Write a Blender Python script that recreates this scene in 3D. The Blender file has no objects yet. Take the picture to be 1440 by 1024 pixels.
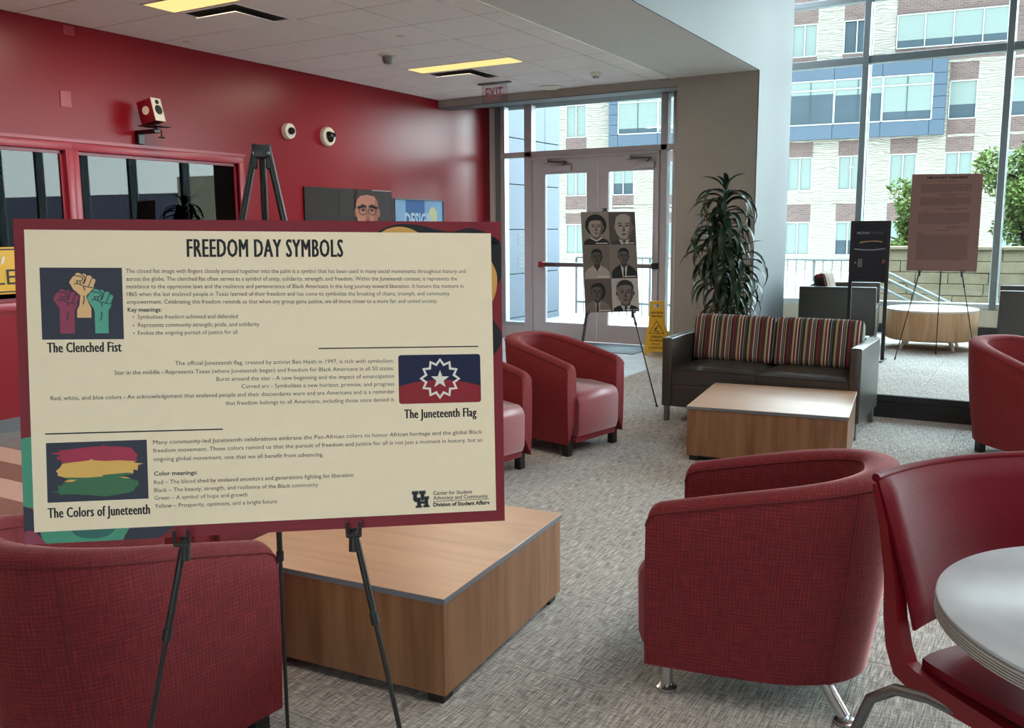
import bpy, bmesh, math, random
from mathutils import Vector, Matrix
random.seed(7)
PI = math.pi
sc = bpy.context.scene
COL = sc.collection

# ------------------------------------------------------------ camera, world, lights
HC = 1.46
F = 1264.13
YAW, PITCH, ROLL = math.radians(-30.368), math.radians(-8.506), math.radians(-0.4067)
def cam_axes():
    cy, sy, cp, sp = math.cos(YAW), math.sin(YAW), math.cos(PITCH), math.sin(PITCH)
    f = Vector((sy*cp, cy*cp, sp)); r = Vector((cy, -sy, 0)); u = r.cross(f)
    c, s = math.cos(ROLL), math.sin(ROLL)
    return r*c+u*s, -r*s+u*c, f
RX, UX, FX = cam_axes()
cam = bpy.data.cameras.new('camera'); cam_o = bpy.data.objects.new('camera', cam); COL.objects.link(cam_o)
cam.sensor_fit = 'HORIZONTAL'; cam.sensor_width = 36; cam.lens = F/1440*36; cam.clip_start = .02; cam.clip_end = 400
m = Matrix.Identity(4)
for i in range(3):
    m[i][0], m[i][1], m[i][2] = RX[i], UX[i], -FX[i]
m[2][3] = HC
cam_o.matrix_world = m
sc.camera = cam_o
sc.view_settings.view_transform = 'Standard'; sc.view_settings.look = 'None'
sc.view_settings.gamma = 1; sc.view_settings.use_curve_mapping = False
sc.view_settings.exposure = 1.75
sc.cycles.use_denoising = True
sc.cycles.max_bounces = 10; sc.cycles.diffuse_bounces = 5; sc.cycles.glossy_bounces = 5
sc.cycles.transparent_max_bounces = 16; sc.cycles.transmission_bounces = 8
sc.cycles.caustics_reflective = False; sc.cycles.caustics_refractive = False
sc.cycles.sample_clamp_indirect = 6

w = bpy.data.worlds.new('world'); sc.world = w; w.use_nodes = True
nt = w.node_tree; nt.nodes.clear()
o_ = nt.nodes.new('ShaderNodeOutputWorld'); bg = nt.nodes.new('ShaderNodeBackground')
tc = nt.nodes.new('ShaderNodeTexCoord'); sx = nt.nodes.new('ShaderNodeSeparateXYZ'); cr = nt.nodes.new('ShaderNodeValToRGB')
nz = nt.nodes.new('ShaderNodeTexNoise'); nz.inputs['Scale'].default_value = 2.2; nz.inputs['Detail'].default_value = 5
mp = nt.nodes.new('ShaderNodeMapping'); mp.inputs['Scale'].default_value = (1, 1, 3)
mx = nt.nodes.new('ShaderNodeMixRGB'); mx.blend_type = 'MULTIPLY'; mx.inputs[0].default_value = .18
nt.links.new(tc.outputs['Generated'], sx.inputs[0]); nt.links.new(sx.outputs['Z'], cr.inputs[0])
cr.color_ramp.elements[0].position = 0; cr.color_ramp.elements[0].color = (.92, .97, 1, 1)
cr.color_ramp.elements[1].position = .9; cr.color_ramp.elements[1].color = (.74, .87, 1, 1)
nt.links.new(tc.outputs['Generated'], mp.inputs[0]); nt.links.new(mp.outputs[0], nz.inputs['Vector'])
nt.links.new(cr.outputs[0], mx.inputs[1]); nt.links.new(nz.outputs['Fac'], mx.inputs[2])
nt.links.new(mx.outputs[0], bg.inputs['Color']); bg.inputs['Strength'].default_value = 6.5
nt.links.new(bg.outputs[0], o_.inputs[0])

def area(name, loc, rot, sx_, sy_, power, col):
    l = bpy.data.lights.new(name, 'AREA'); l.shape = 'RECTANGLE'; l.size = sx_; l.size_y = sy_; l.energy = power; l.color = col
    o = bpy.data.objects.new(name, l); o.location = loc; o.rotation_euler = rot; COL.objects.link(o); return o
# added fill: two unseen area lamps high over the right-hand hall
area('atrium_fill', (1.0, 2.0, 4.75), (0, 0, 0), 1.2, 6.0, 40, (1, .97, .92))
area('atrium_fill', (4.2, 4.0, 4.75), (0, 0, 0), 1.2, 8.0, 40, (1, .97, .92))

# ------------------------------------------------------------ pixel -> point on a real plane
O = Vector((0, 0, HC))
def ray(u, v): return RX*((u-720)/F) - UX*((v-512)/F) + FX
def on(u, v, ax, val):
    d = ray(u, v); t = (val-O[ax])/d[ax]; return O+d*t

# ------------------------------------------------------------ materials
def lin(c):
    c = c/255
    return c/12.92 if c <= .04045 else ((c+.055)/1.055)**2.4
def rgb(r, g, b): return (lin(r), lin(g), lin(b), 1)
MATS = {}
def newmat(name):
    mt = bpy.data.materials.new(name); mt.use_nodes = True; n = mt.node_tree; n.nodes.clear()
    out = n.nodes.new('ShaderNodeOutputMaterial'); b = n.nodes.new('ShaderNodeBsdfPrincipled')
    n.links.new(b.outputs[0], out.inputs[0]); MATS[name] = mt
    return mt, n, b
def plain(name, c, rough=.5, metal=0, spec=.5, var=.06, vs=6, bump=0, bs=200, coat=0, tintrand=0):
    mt, n, b = newmat(name)
    b.inputs['Roughness'].default_value = rough; b.inputs['Metallic'].default_value = metal
    b.inputs['Specular IOR Level'].default_value = spec
    if coat: b.inputs['Coat Weight'].default_value = coat; b.inputs['Coat Roughness'].default_value = .15
    t = n.nodes.new('ShaderNodeTexCoord'); nz = n.nodes.new('ShaderNodeTexNoise'); nz.inputs['Scale'].default_value = vs
    nz.inputs['Detail'].default_value = 4
    n.links.new(t.outputs['Object'], nz.inputs['Vector'])
    mr = n.nodes.new('ShaderNodeMapRange'); mr.inputs[1].default_value = .3; mr.inputs[2].default_value = .7
    mr.inputs[3].default_value = 1-var; mr.inputs[4].default_value = 1+var
    n.links.new(nz.outputs['Fac'], mr.inputs[0])
    hs = n.nodes.new('ShaderNodeHueSaturation'); hs.inputs['Color'].default_value = rgb(*c)
    if tintrand:
        oi = n.nodes.new('ShaderNodeObjectInfo'); mm = n.nodes.new('ShaderNodeMath'); mm.operation = 'MULTIPLY_ADD'
        mm.inputs[1].default_value = 2*tintrand; mm.inputs[2].default_value = -tintrand
        n.links.new(oi.outputs['Random'], mm.inputs[0]); ad = n.nodes.new('ShaderNodeMath'); ad.operation = 'ADD'
        n.links.new(mm.outputs[0], ad.inputs[0]); n.links.new(mr.outputs[0], ad.inputs[1]); n.links.new(ad.outputs[0], hs.inputs['Value'])
    else:
        n.links.new(mr.outputs[0], hs.inputs['Value'])
    n.links.new(hs.outputs[0], b.inputs['Base Color'])
    if bump:
        n2 = n.nodes.new('ShaderNodeTexNoise'); n2.inputs['Scale'].default_value = bs; n2.inputs['Detail'].default_value = 3
        n.links.new(t.outputs['Object'], n2.inputs['Vector']); bp = n.nodes.new('ShaderNodeBump'); bp.inputs['Strength'].default_value = bump
        bp.inputs['Distance'].default_value = .01
        n.links.new(n2.outputs['Fac'], bp.inputs['Height']); n.links.new(bp.outputs[0], b.inputs['Normal'])
    return mt
def stretch(n, coord, sc_, detail=2):
    t = n.nodes.new('ShaderNodeTexCoord'); mp = n.nodes.new('ShaderNodeMapping'); mp.inputs['Scale'].default_value = sc_
    nz = n.nodes.new('ShaderNodeTexNoise'); nz.inputs['Scale'].default_value = 1; nz.inputs['Detail'].default_value = detail
    n.links.new(t.outputs[coord], mp.inputs[0]); n.links.new(mp.outputs[0], nz.inputs['Vector'])
    return nz.outputs['Fac']
def math_(n, op, a, b=None, c=None):
    mm = n.nodes.new('ShaderNodeMath'); mm.operation = op
    for i, x in enumerate((a, b, c)):
        if x is None: continue
        if isinstance(x, (int, float)): mm.inputs[i].default_value = x
        else: n.links.new(x, mm.inputs[i])
    return mm.outputs[0]
def ramp(n, fac, stops, interp='LINEAR'):
    r = n.nodes.new('ShaderNodeValToRGB'); r.color_ramp.interpolation = interp
    e = r.color_ramp.elements
    e[0].position = stops[0][0]; e[0].color = rgb(*stops[0][1]); e[1].position = stops[1][0]; e[1].color = rgb(*stops[1][1])
    for p, c in stops[2:]:
        x = e.new(p); x.color = rgb(*c)
    n.links.new(fac, r.inputs[0]); return r.outputs[0]
def addbump(n, b, h, s, dist=.01):
    bp = n.nodes.new('ShaderNodeBump'); bp.inputs['Strength'].default_value = s; bp.inputs['Distance'].default_value = dist
    n.links.new(h, bp.inputs['Height']); n.links.new(bp.outputs[0], b.inputs['Normal'])

def weave(name, dark, mid, light):
    mt, n, b = newmat(name); b.inputs['Roughness'].default_value = .85
    b.inputs['Sheen Weight'].default_value = 1; b.inputs['Sheen Roughness'].default_value = .25; b.inputs['Sheen Tint'].default_value = rgb(255, 190, 190)
    a = stretch(n, 'UV', (230, 14, 1), 2); c = stretch(n, 'UV', (14, 230, 1), 2)
    s = math_(n, 'ADD', a, c); s = math_(n, 'MULTIPLY_ADD', s, .3, .2)
    tu = n.nodes.new('ShaderNodeTexCoord'); su = n.nodes.new('ShaderNodeSeparateXYZ'); n.links.new(tu.outputs['UV'], su.inputs[0])
    for k in (0, 1):
        sn_ = math_(n, 'SINE', math_(n, 'MULTIPLY', su.outputs[k], 560.0)); s = math_(n, 'ADD', s, math_(n, 'MULTIPLY', sn_, .028))
    fine = stretch(n, 'UV', (500, 500, 1), 1); s2 = math_(n, 'MULTIPLY_ADD', fine, .12, -.06); s = math_(n, 'ADD', s, s2)
    n.links.new(ramp(n, s, [(.36, dark), (.5, mid), (.64, light)]), b.inputs['Base Color'])
    addbump(n, b, s, .5, .004); return mt
weave('red_weave', (78, 9, 16), (106, 18, 26), (136, 34, 41))
plain('red_smooth', (124, 24, 32), .8, var=.08, vs=30, bump=.2, bs=300)
plain('piping_red', (96, 14, 22), .8)
def vinyl(name, c, rough, bump=.1, coat=0):
    return plain(name, c, rough, var=.07, vs=4, bump=bump, bs=260, spec=.6, coat=coat)
vinyl('vinyl_red', (146, 48, 58), .5, coat=.25)
MATS['vinyl_red'].node_tree.nodes['Principled BSDF'].inputs['Sheen Weight'].default_value = .6
plain('vinyl_dark_red', (98, 10, 26), .4, var=.07, vs=4, bump=.1, bs=260, spec=.16)
plain('frame_red', (118, 14, 28), .4, var=.03)
vinyl('vinyl_grey', (60, 57, 53), .31)
plain('black_plastic', (22, 22, 24), .5, var=.05)
plain('black_metal', (16, 16, 18), .35, spec=.6, var=.03)
plain('chrome', (205, 205, 208), .25, metal=1, var=.05, vs=30)
plain('steel_grey', (120, 122, 124), .4, metal=.8, var=.05)
plain('white_plastic', (222, 216, 204), .4, var=.03)
plain('dark_glass', (20, 22, 26), .08)
def wood(name, c1, c2, c3, rot90=False, rough=.35):
    mt, n, b = newmat(name); b.inputs['Roughness'].default_value = rough
    s = (2.2, 26, 26) if not rot90 else (26, 26, 2.2)
    f1 = stretch(n, 'Object', s, 5); s2 = tuple(x*.22 for x in s); f2 = stretch(n, 'Object', s2, 2)
    f = math_(n, 'ADD', f1, f2); f = math_(n, 'MULTIPLY', f, .5)
    n.links.new(ramp(n, f, [(.36, c1), (.5, c2), (.66, c3)]), b.inputs['Base Color'])
    if name == 'oak_top': b.inputs['Coat Weight'].default_value = .8; b.inputs['Coat Roughness'].default_value = .38; b.inputs['Coat IOR'].default_value = 1.7
    return mt
wood('oak_top', (180, 130, 92), (196, 146, 106), (206, 160, 122), rough=.34)
wood('oak_side', (116, 76, 50), (138, 96, 66), (154, 112, 80), rot90=True, rough=.4)
wood('oak_pale', (176, 138, 100), (196, 160, 122), (206, 172, 136), rot90=True, rough=.4)
plain('edge_band', (108, 112, 120), .4)
plain('pale_top', (214, 208, 200), .3)
# carpet
mt, n, b = newmat('carpet'); b.inputs['Roughness'].default_value = .95; b.inputs['Specular IOR Level'].default_value = .2
a = stretch(n, 'Object', (210, 12, 10), 2); c = stretch(n, 'Object', (24, 170, 10), 2); g = stretch(n, 'Object', (1.7, 1.7, 1), 2)
s = math_(n, 'MULTIPLY_ADD', a, .6, 0.0); s = math_(n, 'MULTIPLY_ADD', c, .4, s)
oi = n.nodes.new('ShaderNodeObjectInfo'); rr = math_(n, 'MULTIPLY_ADD', oi.outputs['Random'], .03, -.015); s = math_(n, 'ADD', s, rr)
s = math_(n, 'MULTIPLY_ADD', g, .06, s); s = math_(n, 'SUBTRACT', s, .03)
n.links.new(ramp(n, s, [(.38, (122, 118, 113)), (.5, (168, 163, 157)), (.62, (208, 203, 197))]), b.inputs['Base Color'])
addbump(n, b, s, .6, .006)
# painted surfaces
plain('red_paint', (138, 22, 35), .3, var=.03, vs=1.2, spec=.24, bump=.05, bs=60)
plain('red_trim', (160, 42, 62), .32, var=.02)
plain('grey_paint', (152, 145, 138), .7, var=.02, bump=.04, bs=80)
plain('cream_wall', (206, 202, 194), .7, var=.03)
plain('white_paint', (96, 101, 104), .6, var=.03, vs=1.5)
plain('soffit_paint', (206, 203, 198), .7, var=.02)
plain('tile_ceiling', (240, 236, 234), .85, var=.03, vs=40, bump=.3, bs=260, tintrand=.015)
plain('grid_ceiling', (176, 170, 168), .6)
plain('shadow_black', (14, 13, 13), .8)
plain('door_metal', (192, 188, 194), .42, metal=0, var=.03)
plain('mullion_metal', (112, 122, 126), .4, metal=.1, var=.03)
plain('mullion_light', (176, 190, 196), .36, metal=.3, var=.03)
plain('sill_cream', (196, 190, 172), .5)
plain('grey_vinyl_floor', (128, 128, 126), .22, var=.12, vs=9, tintrand=.03)
plain('pink_plank', (205, 176, 168), .4, var=.04, vs=14)
plain('brown_plank', (138, 104, 98), .4, var=.08, vs=14)
plain('entry_tile', (186, 192, 196), .18, var=.05, vs=3, tintrand=.03)
plain('mat_grey', (84, 92, 98), .9, var=.15, vs=120)
plain('yellow_plastic', (222, 172, 20), .4, var=.03)
plain('leaf_dark', (22, 50, 28), .42, var=.25, vs=9, tintrand=.25)
plain('leaf_pale', (78, 112, 46), .35, var=.25, vs=9, tintrand=.2)
plain('stem_brown', (92, 74, 52), .8, var=.2, vs=40)
plain('pot_grey', (70, 68, 66), .5)
plain('soil', (46, 34, 26), .95)
plain('rubber', (20, 20, 20), .8)
# outdoors
mt, n, b = newmat('cream_brick'); b.inputs['Roughness'].default_value = .9; b.inputs['Specular IOR Level'].default_value = .05
t = n.nodes.new('ShaderNodeTexCoord'); mp = n.nodes.new('ShaderNodeMapping'); mp.inputs['Scale'].default_value = (1, 1, 3.4)
wv = n.nodes.new('ShaderNodeTexWave'); wv.bands_direction = 'Z'; wv.inputs['Scale'].default_value = .8; wv.inputs['Distortion'].default_value = 12; wv.inputs['Detail'].default_value = 1.5
wv.inputs['Detail Scale'].default_value = 1.1
n.links.new(t.outputs['Object'], mp.inputs[0]); n.links.new(mp.outputs[0], wv.inputs['Vector'])
fn = stretch(n, 'Object', (1, 1, 2), 2); s = math_(n, 'MULTIPLY_ADD', fn, .35, -.17); s = math_(n, 'ADD', s, wv.outputs['Fac'])
n.links.new(ramp(n, s, [(.1, (68, 66, 61)), (.5, (80, 78, 73)), (.95, (88, 86, 82))]), b.inputs['Base Color']); addbump(n, b, s, .4, .05)
mt, n, b = newmat('brown_brick'); b.inputs['Roughness'].default_value = .9; b.inputs['Specular IOR Level'].default_value = .05
t = n.nodes.new('ShaderNodeTexCoord'); sp = n.nodes.new('ShaderNodeSeparateXYZ'); cb = n.nodes.new('ShaderNodeCombineXYZ')
n.links.new(t.outputs['Object'], sp.inputs[0]); n.links.new(sp.outputs[0], cb.inputs[0]); n.links.new(sp.outputs[2], cb.inputs[1])
bt = n.nodes.new('ShaderNodeTexBrick'); bt.inputs['Color1'].default_value = rgb(46, 37, 36); bt.inputs['Color2'].default_value = rgb(56, 45, 43)
bt.inputs['Mortar'].default_value = rgb(62, 56, 54); bt.inputs['Scale'].default_value = 1; bt.inputs['Mortar Size'].default_value = .012
bt.inputs['Brick Width'].default_value = .3; bt.inputs['Row Height'].default_value = .1
n.links.new(cb.outputs[0], bt.inputs['Vector']); n.links.new(bt.outputs[0], b.inputs['Base Color'])
plain('blue_panel', (36, 45, 54), .4, spec=.06,  var=.04, vs=1)
plain('window_white', (94, 97, 97), .5, spec=.06)
plain('blind_cyan', (62, 70, 68), .35, spec=.06, var=.03)
plain('pane_dark', (30, 38, 43), .4, spec=.04, var=.1, vs=.8)
plain('metal_cladding', (80, 88, 98), .35, spec=.06,  var=.04, vs=1, tintrand=.02)
plain('concrete', (121, 121, 118), .85, spec=.06, var=.06, vs=2)
plain('limestone', (112, 102, 84), .9, spec=.06, var=.12, vs=7, tintrand=.06, bump=.4, bs=40)
plain('rail_white', (112, 116, 116), .45, spec=.06)
plain('tree_leaf', (66, 80, 40), .6, spec=.06, var=.35, vs=1.5, tintrand=.1)
plain('tree_bark', (23, 18, 12), .9, spec=.06, var=.2, vs=12)
plain('roof_grey', (96, 96, 112), .8, spec=.06)
plain('far_cream', (160, 150, 130), .8, spec=.06)

def glassmat(name, tint, refl, rough=0.0, fres=1.45):
    mt = bpy.data.materials.new(name); mt.use_nodes = True; n = mt.node_tree; n.nodes.clear(); MATS[name] = mt
    out = n.nodes.new('ShaderNodeOutputMaterial'); tr = n.nodes.new('ShaderNodeBsdfTransparent'); gl = n.nodes.new('ShaderNodeBsdfGlossy')
    fr = n.nodes.new('ShaderNodeFresnel'); fr.inputs[0].default_value = fres; mxs = n.nodes.new('ShaderNodeMixShader')
    tr.inputs[0].default_value = tint; gl.inputs['Roughness'].default_value = rough
    ge = n.nodes.new('ShaderNodeNewGeometry'); front = math_(n, 'SUBTRACT', 1.0, ge.outputs['Backfacing'])   # the far face of a thin pane adds no total internal reflection
    f = math_(n, 'ADD', fr.outputs[0], refl); f = math_(n, 'MINIMUM', f, 1.0); f = math_(n, 'MULTIPLY', f, front)
    n.links.new(f, mxs.inputs[0]); n.links.new(tr.outputs[0], mxs.inputs[1]); n.links.new(gl.outputs[0], mxs.inputs[2]); n.links.new(mxs.outputs[0], out.inputs[0])
glassmat('glass', (.90, .97, .96, 1), 0)
glassmat('studio_glass', (.25, .28, .28, 1), 0, fres=1.42)
glassmat('acrylic', (.86, .84, .85, 1), .02, .05)
def emit(name, c, s):
    mt = bpy.data.materials.new(name); mt.use_nodes = True; n = mt.node_tree; n.nodes.clear(); MATS[name] = mt
    out = n.nodes.new('ShaderNodeOutputMaterial'); e = n.nodes.new('ShaderNodeEmission'); e.inputs[0].default_value = c; e.inputs[1].default_value = s
    n.links.new(e.outputs[0], out.inputs[0])
emit('lamp_yellow', (1, .78, .30, 1), .34)
# striped upholstery, 32 stops per repeat across object X
mt, n, b = newmat('stripes'); b.inputs['Roughness'].default_value = .85
t = n.nodes.new('ShaderNodeTexCoord'); sp = n.nodes.new('ShaderNodeSeparateXYZ'); n.links.new(t.outputs['Object'], sp.inputs[0])
f = math_(n, 'MULTIPLY', sp.outputs[0], 4.6); f = math_(n, 'FRACT', f)
SC = [(26, 24, 26), (120, 30, 44), (120, 30, 44), (30, 28, 30), (60, 66, 50), (30, 28, 30), (168, 146, 108), (168, 146, 108), (44, 40, 40), (142, 44, 54), (205, 190, 180), (60, 30, 40), (34, 36, 38), (128, 128, 118), (36, 38, 38), (70, 72, 60), (24, 22, 26), (24, 22, 26), (150, 136, 96), (150, 136, 96), (90, 92, 70), (30, 30, 34), (128, 34, 48), (60, 24, 34), (190, 182, 170), (36, 36, 40), (110, 112, 106), (36, 36, 40), (158, 140, 104), (28, 26, 28)]
st = [(i/len(SC), c) for i, c in enumerate(SC)]
n.links.new(ramp(n, f, st, 'CONSTANT'), b.inputs['Base Color'])
def flat(name, c, rough=.55):
    if name in MATS: return MATS[name]
    mt, n, b = newmat(name); b.inputs['Base Color'].default_value = rgb(*c); b.inputs['Roughness'].default_value = rough; b.inputs['Specular IOR Level'].default_value = .3
    nz = stretch(n, 'Object', (30, 30, 30), 2); mr = math_(n, 'MULTIPLY_ADD', nz, .06, .97)
    hs = n.nodes.new('ShaderNodeHueSaturation'); hs.inputs['Color'].default_value = rgb(*c); n.links.new(mr, hs.inputs['Value']); n.links.new(hs.outputs[0], b.inputs['Base Color'])
    return mt

# ------------------------------------------------------------ mesh helpers
class MB:
    def __init__(s): s.v = []; s.f = []; s.uv = {}
    def add(s, vs, fs, M=None):
        k = len(s.v); s.v += [tuple(M @ Vector(p)) if M else tuple(p) for p in vs]; s.f += [tuple(i+k for i in f) for f in fs]; return s
    def box(s, x0, y0, z0, x1, y1, z1, M=None):
        return s.add([(x0, y0, z0), (x1, y0, z0), (x1, y1, z0), (x0, y1, z0), (x0, y0, z1), (x1, y0, z1), (x1, y1, z1), (x0, y1, z1)],
                     [(0, 3, 2, 1), (4, 5, 6, 7), (0, 1, 5, 4), (1, 2, 6, 5), (2, 3, 7, 6), (3, 0, 4, 7)], M)
    def bbox(s, x0, y0, z0, x1, y1, z1, r=.01, seg=2, M=None):
        bm = bmesh.new(); bmesh.ops.create_cube(bm, size=1)
        for v in bm.verts: v.co = Vector(((x0+x1)/2+v.co.x*(x1-x0), (y0+y1)/2+v.co.y*(y1-y0), (z0+z1)/2+v.co.z*(z1-z0)))
        bmesh.ops.bevel(bm, geom=bm.edges[:], offset=r, segments=seg, profile=.5, affect='EDGES')
        bm.verts.index_update(); s.add([v.co[:] for v in bm.verts], [tuple(v.index for v in f.verts) for f in bm.faces], M); bm.free(); return s
    def tube(s, pts, r, seg=10, caps=True, flat_=1.0):
        pts = [Vector(p) for p in pts]; rs = r if isinstance(r, (list, tuple)) else [r]*len(pts)
        k = len(s.v); up = None
        for i, p in enumerate(pts):
            d = (pts[min(i+1, len(pts)-1)]-pts[max(i-1, 0)]).normalized()
            if up is None: up = Vector((0, 0, 1)) if abs(d.z) < .9 else Vector((1, 0, 0))
            a = d.cross(up).normalized(); b_ = a.cross(d).normalized(); up = b_
            for j in range(seg):
                t = 2*PI*j/seg; s.v.append(tuple(p+a*(math.cos(t)*rs[i])+b_*(math.sin(t)*rs[i]*flat_)))
        for i in range(len(pts)-1):
            for j in range(seg):
                a0 = k+i*seg+j; a1 = k+i*seg+(j+1) % seg; s.f.append((a0, a1, a1+seg, a0+seg))
        if caps:
            s.f.append(tuple(k+j for j in reversed(range(seg)))); e = k+(len(pts)-1)*seg; s.f.append(tuple(e+j for j in range(seg)))
        return s
    def lathe(s, prof, seg=24, M=None):
        vs = []; fs = []
        for r, z in prof:
            for j in range(seg): t = 2*PI*j/seg; vs.append((r*math.cos(t), r*math.sin(t), z))
        for i in range(len(prof)-1):
            for j in range(seg):
                a = i*seg+j; b_ = i*seg+(j+1) % seg; fs.append((a, b_, b_+seg, a+seg))
        fs.append(tuple(reversed(range(seg)))); fs.append(tuple((len(prof)-1)*seg+j for j in range(seg)))
        return s.add(vs, fs, M)
    def poly(s, pts, M=None): return s.add(pts, [tuple(range(len(pts)))], M)
    def prism(s, pts2, y0, y1, M=None):
        k = len(pts2); vs = [(x, y0, z) for x, z in pts2]+[(x, y1, z) for x, z in pts2]
        fs = [tuple(range(k)), tuple(reversed(range(k, 2*k)))]+[(i, i+k, (i+1) % k+k, (i+1) % k) for i in range(k)]
        return s.add(vs, fs, M)
    def mesh(s, name, mat, smooth=40):
        me = bpy.data.meshes.new(name); me.from_pydata(s.v, [], s.f); me.update()
        if isinstance(mat, str): mat = MATS[mat]
        me.materials.append(mat)
        bm = bmesh.new(); bm.from_mesh(me); bmesh.ops.recalc_face_normals(bm, faces=bm.faces[:]); bm.to_mesh(me); bm.free()
        if smooth:
            me.shade_smooth()
            try: me.set_sharp_from_angle(angle=math.radians(smooth))
            except Exception: pass
        return me
    def build(s, name, mat, parent=None, smooth=40):
        return link(name, s.mesh(name, mat, smooth), parent)
def link(name, me, parent=None, loc=None):
    o = bpy.data.objects.new(name, me); COL.objects.link(o)
    if parent: o.parent = parent
    if loc: o.location = loc
    return o
def tag(o, label=None, cat=None, group=None, kind=None):
    if label: o['label'] = label
    if cat: o['category'] = cat
    if group: o['group'] = group
    if kind: o['kind'] = kind
    return o
def thing(name, label, cat, loc=(0, 0, 0), rz=0, group=None, rot=None):
    o = bpy.data.objects.new(name, None); COL.objects.link(o); o.location = loc; o.rotation_euler = rot or (0, 0, rz); o.empty_display_size = .1
    return tag(o, label, cat, group)
def struct(name, mb, mat, parent=None, smooth=0):
    o = mb.build(name, mat, parent, smooth)
    if not parent: o['kind'] = 'structure'
    return o
def B(x0, y0, z0, x1, y1, z1): return MB().box(x0, y0, z0, x1, y1, z1)
def children(o): return [c for c in bpy.data.objects if c.parent == o]
def copy_tree(o, parent=None):
    c = o.copy(); COL.objects.link(c); c.parent = parent
    for ch in children(o): copy_tree(ch, c)
    return c

# ------------------------------------------------------------ text as meshes
def text_geo(s, width=None, size=1.0, bold=0.0, align='LEFT', spacing=1.0, hscale=None):
    cu = bpy.data.curves.new('t', 'FONT'); cu.body = s; cu.size = size; cu.offset = bold; cu.resolution_u = 2; cu.space_character = spacing
    ob = bpy.data.objects.new('t', cu); COL.objects.link(ob)
    dg = bpy.context.evaluated_depsgraph_get(); dg.update()
    me = ob.evaluated_get(dg).to_mesh()
    vs = [v.co.copy() for v in me.vertices]; fs = [tuple(p.vertices) for p in me.polygons]
    ob.evaluated_get(dg).to_mesh_clear(); bpy.data.objects.remove(ob); bpy.data.curves.remove(cu)
    x0 = min(v.x for v in vs); x1 = max(v.x for v in vs)
    k = hscale or (width/(x1-x0) if width else 1)
    w_ = (x1-x0)*k; off = {'LEFT': 0, 'CENTER': -w_/2, 'RIGHT': -w_}[align]
    return [((v.x-x0)*k+off, v.y) for v in vs], fs
CAP = .69   # cap height of the built-in face relative to its size
def put_text(mb, s, x, z, width=None, cap=.01, bold=0.0, align='LEFT', y=-.001, M=None, rot=0, spacing=1.0, thick=0):
    """text standing in the local XZ plane, facing -Y"""
    vs, fs = text_geo(s, width, cap/CAP, bold*cap, align, spacing)
    c, sn = math.cos(rot), math.sin(rot)
    for dx in ((-1, 0, 1) if thick else (0,)):
        mb.add([(x+(a+dx*thick)*c-b_*sn, y-.00004*dx, z+(a+dx*thick)*sn+b_*c) for a, b_ in vs], fs, M)

# ============================================================ ROOM SHELL
CZ = 3.037; T = .61; WX = -6.52; BY = 9.38; DY = 10.6; EX = -2.59; TX = -3.5; CY = 11.85; PZ = .174; PE = 7.36
GX = -7.1274*T; GY = 8.6734*T
XR = 12.5; YB = -3.5; ZT = 4.85
# floor slab under everything
floor = struct('floor', B(WX-.2, YB, -.2, XR, CY, -.012), 'shadow_black')
tile_me = MB().bbox(0, 0, -.011, T-.0016, T-.0016, 0, .0012, 1).mesh('carpet_tile', 'carpet', 30)
tile_me2 = MB().bbox(0, 0, -.011, T-.0016, T-.0016, 0, .0012, 1)
X0C = -3.49
# carpet squares, quarter-turned every other one
nx = 8
for i in range(nx):
    for j in range(-2, 15):
        x = X0C+i*T; y = PE-(15-j)*T+T*0
        if y+T > PE+.001 and x > -2.6: continue
        if y < -1.6: continue
        o = link('carpet_tile', tile_me, floor, (x, y, 0))
# carpet between the soffit line and the pillar, beside the platform
for i in range(2):
    for j in range(0, 4):
        y = PE+j*T
        if y+T > BY+.3: continue
        link('carpet_tile', tile_me, floor, (X0C+i*T-.0, y, 0)) if i == 0 else None
struct('floor_trim', B(X0C+T, PE, -.012, EX, BY, 0), 'carpet', floor)
struct('floor_border', B(X0C+nx*T, YB, -.012, XR, PE, 0), 'carpet', floor)
struct('floor_border', B(X0C, YB, -.012, X0C+nx*T, -1.79, 0), 'carpet', floor)
# hard floor on the left: grey tiles, light entry tiles, striped planks
ym = PE-17*T
for i in range(5):
    for j in range(0, 12):
        x1 = X0C-.002-i*T; x0 = max(x1-T+.003, WX); y0 = 3.455+j*.61; y1 = min(y0+.607, DY)
        if y0 > DY-.05 or x1-x0 < .05: continue
        MB().bbox(x0, y0, -.011, x1, y1, 0, .0015, 1).build('floor_tile', 'entry_tile' if y0 > 6.4 else 'grey_vinyl_floor', floor)
y = 3.45; k = 0
while y > YB+.3:
    hw = .233
    MB().bbox(WX, y-hw+.002, -.011, X0C-.002, y, 0, .001, 1).build('floor_plank', 'pink_plank' if k % 2 == 0 else 'brown_plank', floor)
    y -= hw; k += 1
tag(MB().bbox(-5.5, 9.72, 0, -4.05, 10.45, .008, .003, 1).build('entrance_mat', 'mat_grey'), 'grey walk-off mat on the tiles in front of the double doors', 'doormat')

# left red wall with the studio window opening
wy0, wym0, wym1, wy1, wz0, wz1 = 2.2, 4.36, 4.47, 6.10, .95, 2.09
wl = MB()
wl.box(WX-.15, YB, 0, WX, wy0, CZ+.3); wl.box(WX-.15, wy1, 0, WX, DY, CZ+.3)
wl.box(WX-.15, wy0, 0, WX, wy1, wz0); wl.box(WX-.15, wy0, wz1, WX, wy1, CZ+.3)
wall_left = struct('wall_left', wl, 'red_paint')
struct('baseboard_left', B(WX, YB, 0, WX+.012, DY-.02, .1), 'edge_band')
# access plates painted over
for (y0, z0, h) in ((4.36, 2.41, .12), (4.43, 2.95, .07)):
    MB().bbox(WX, y0, z0, WX+.006, y0+.09, z0+h, .002, 1).build('wall_plate', 'red_trim', wall_left)
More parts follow.
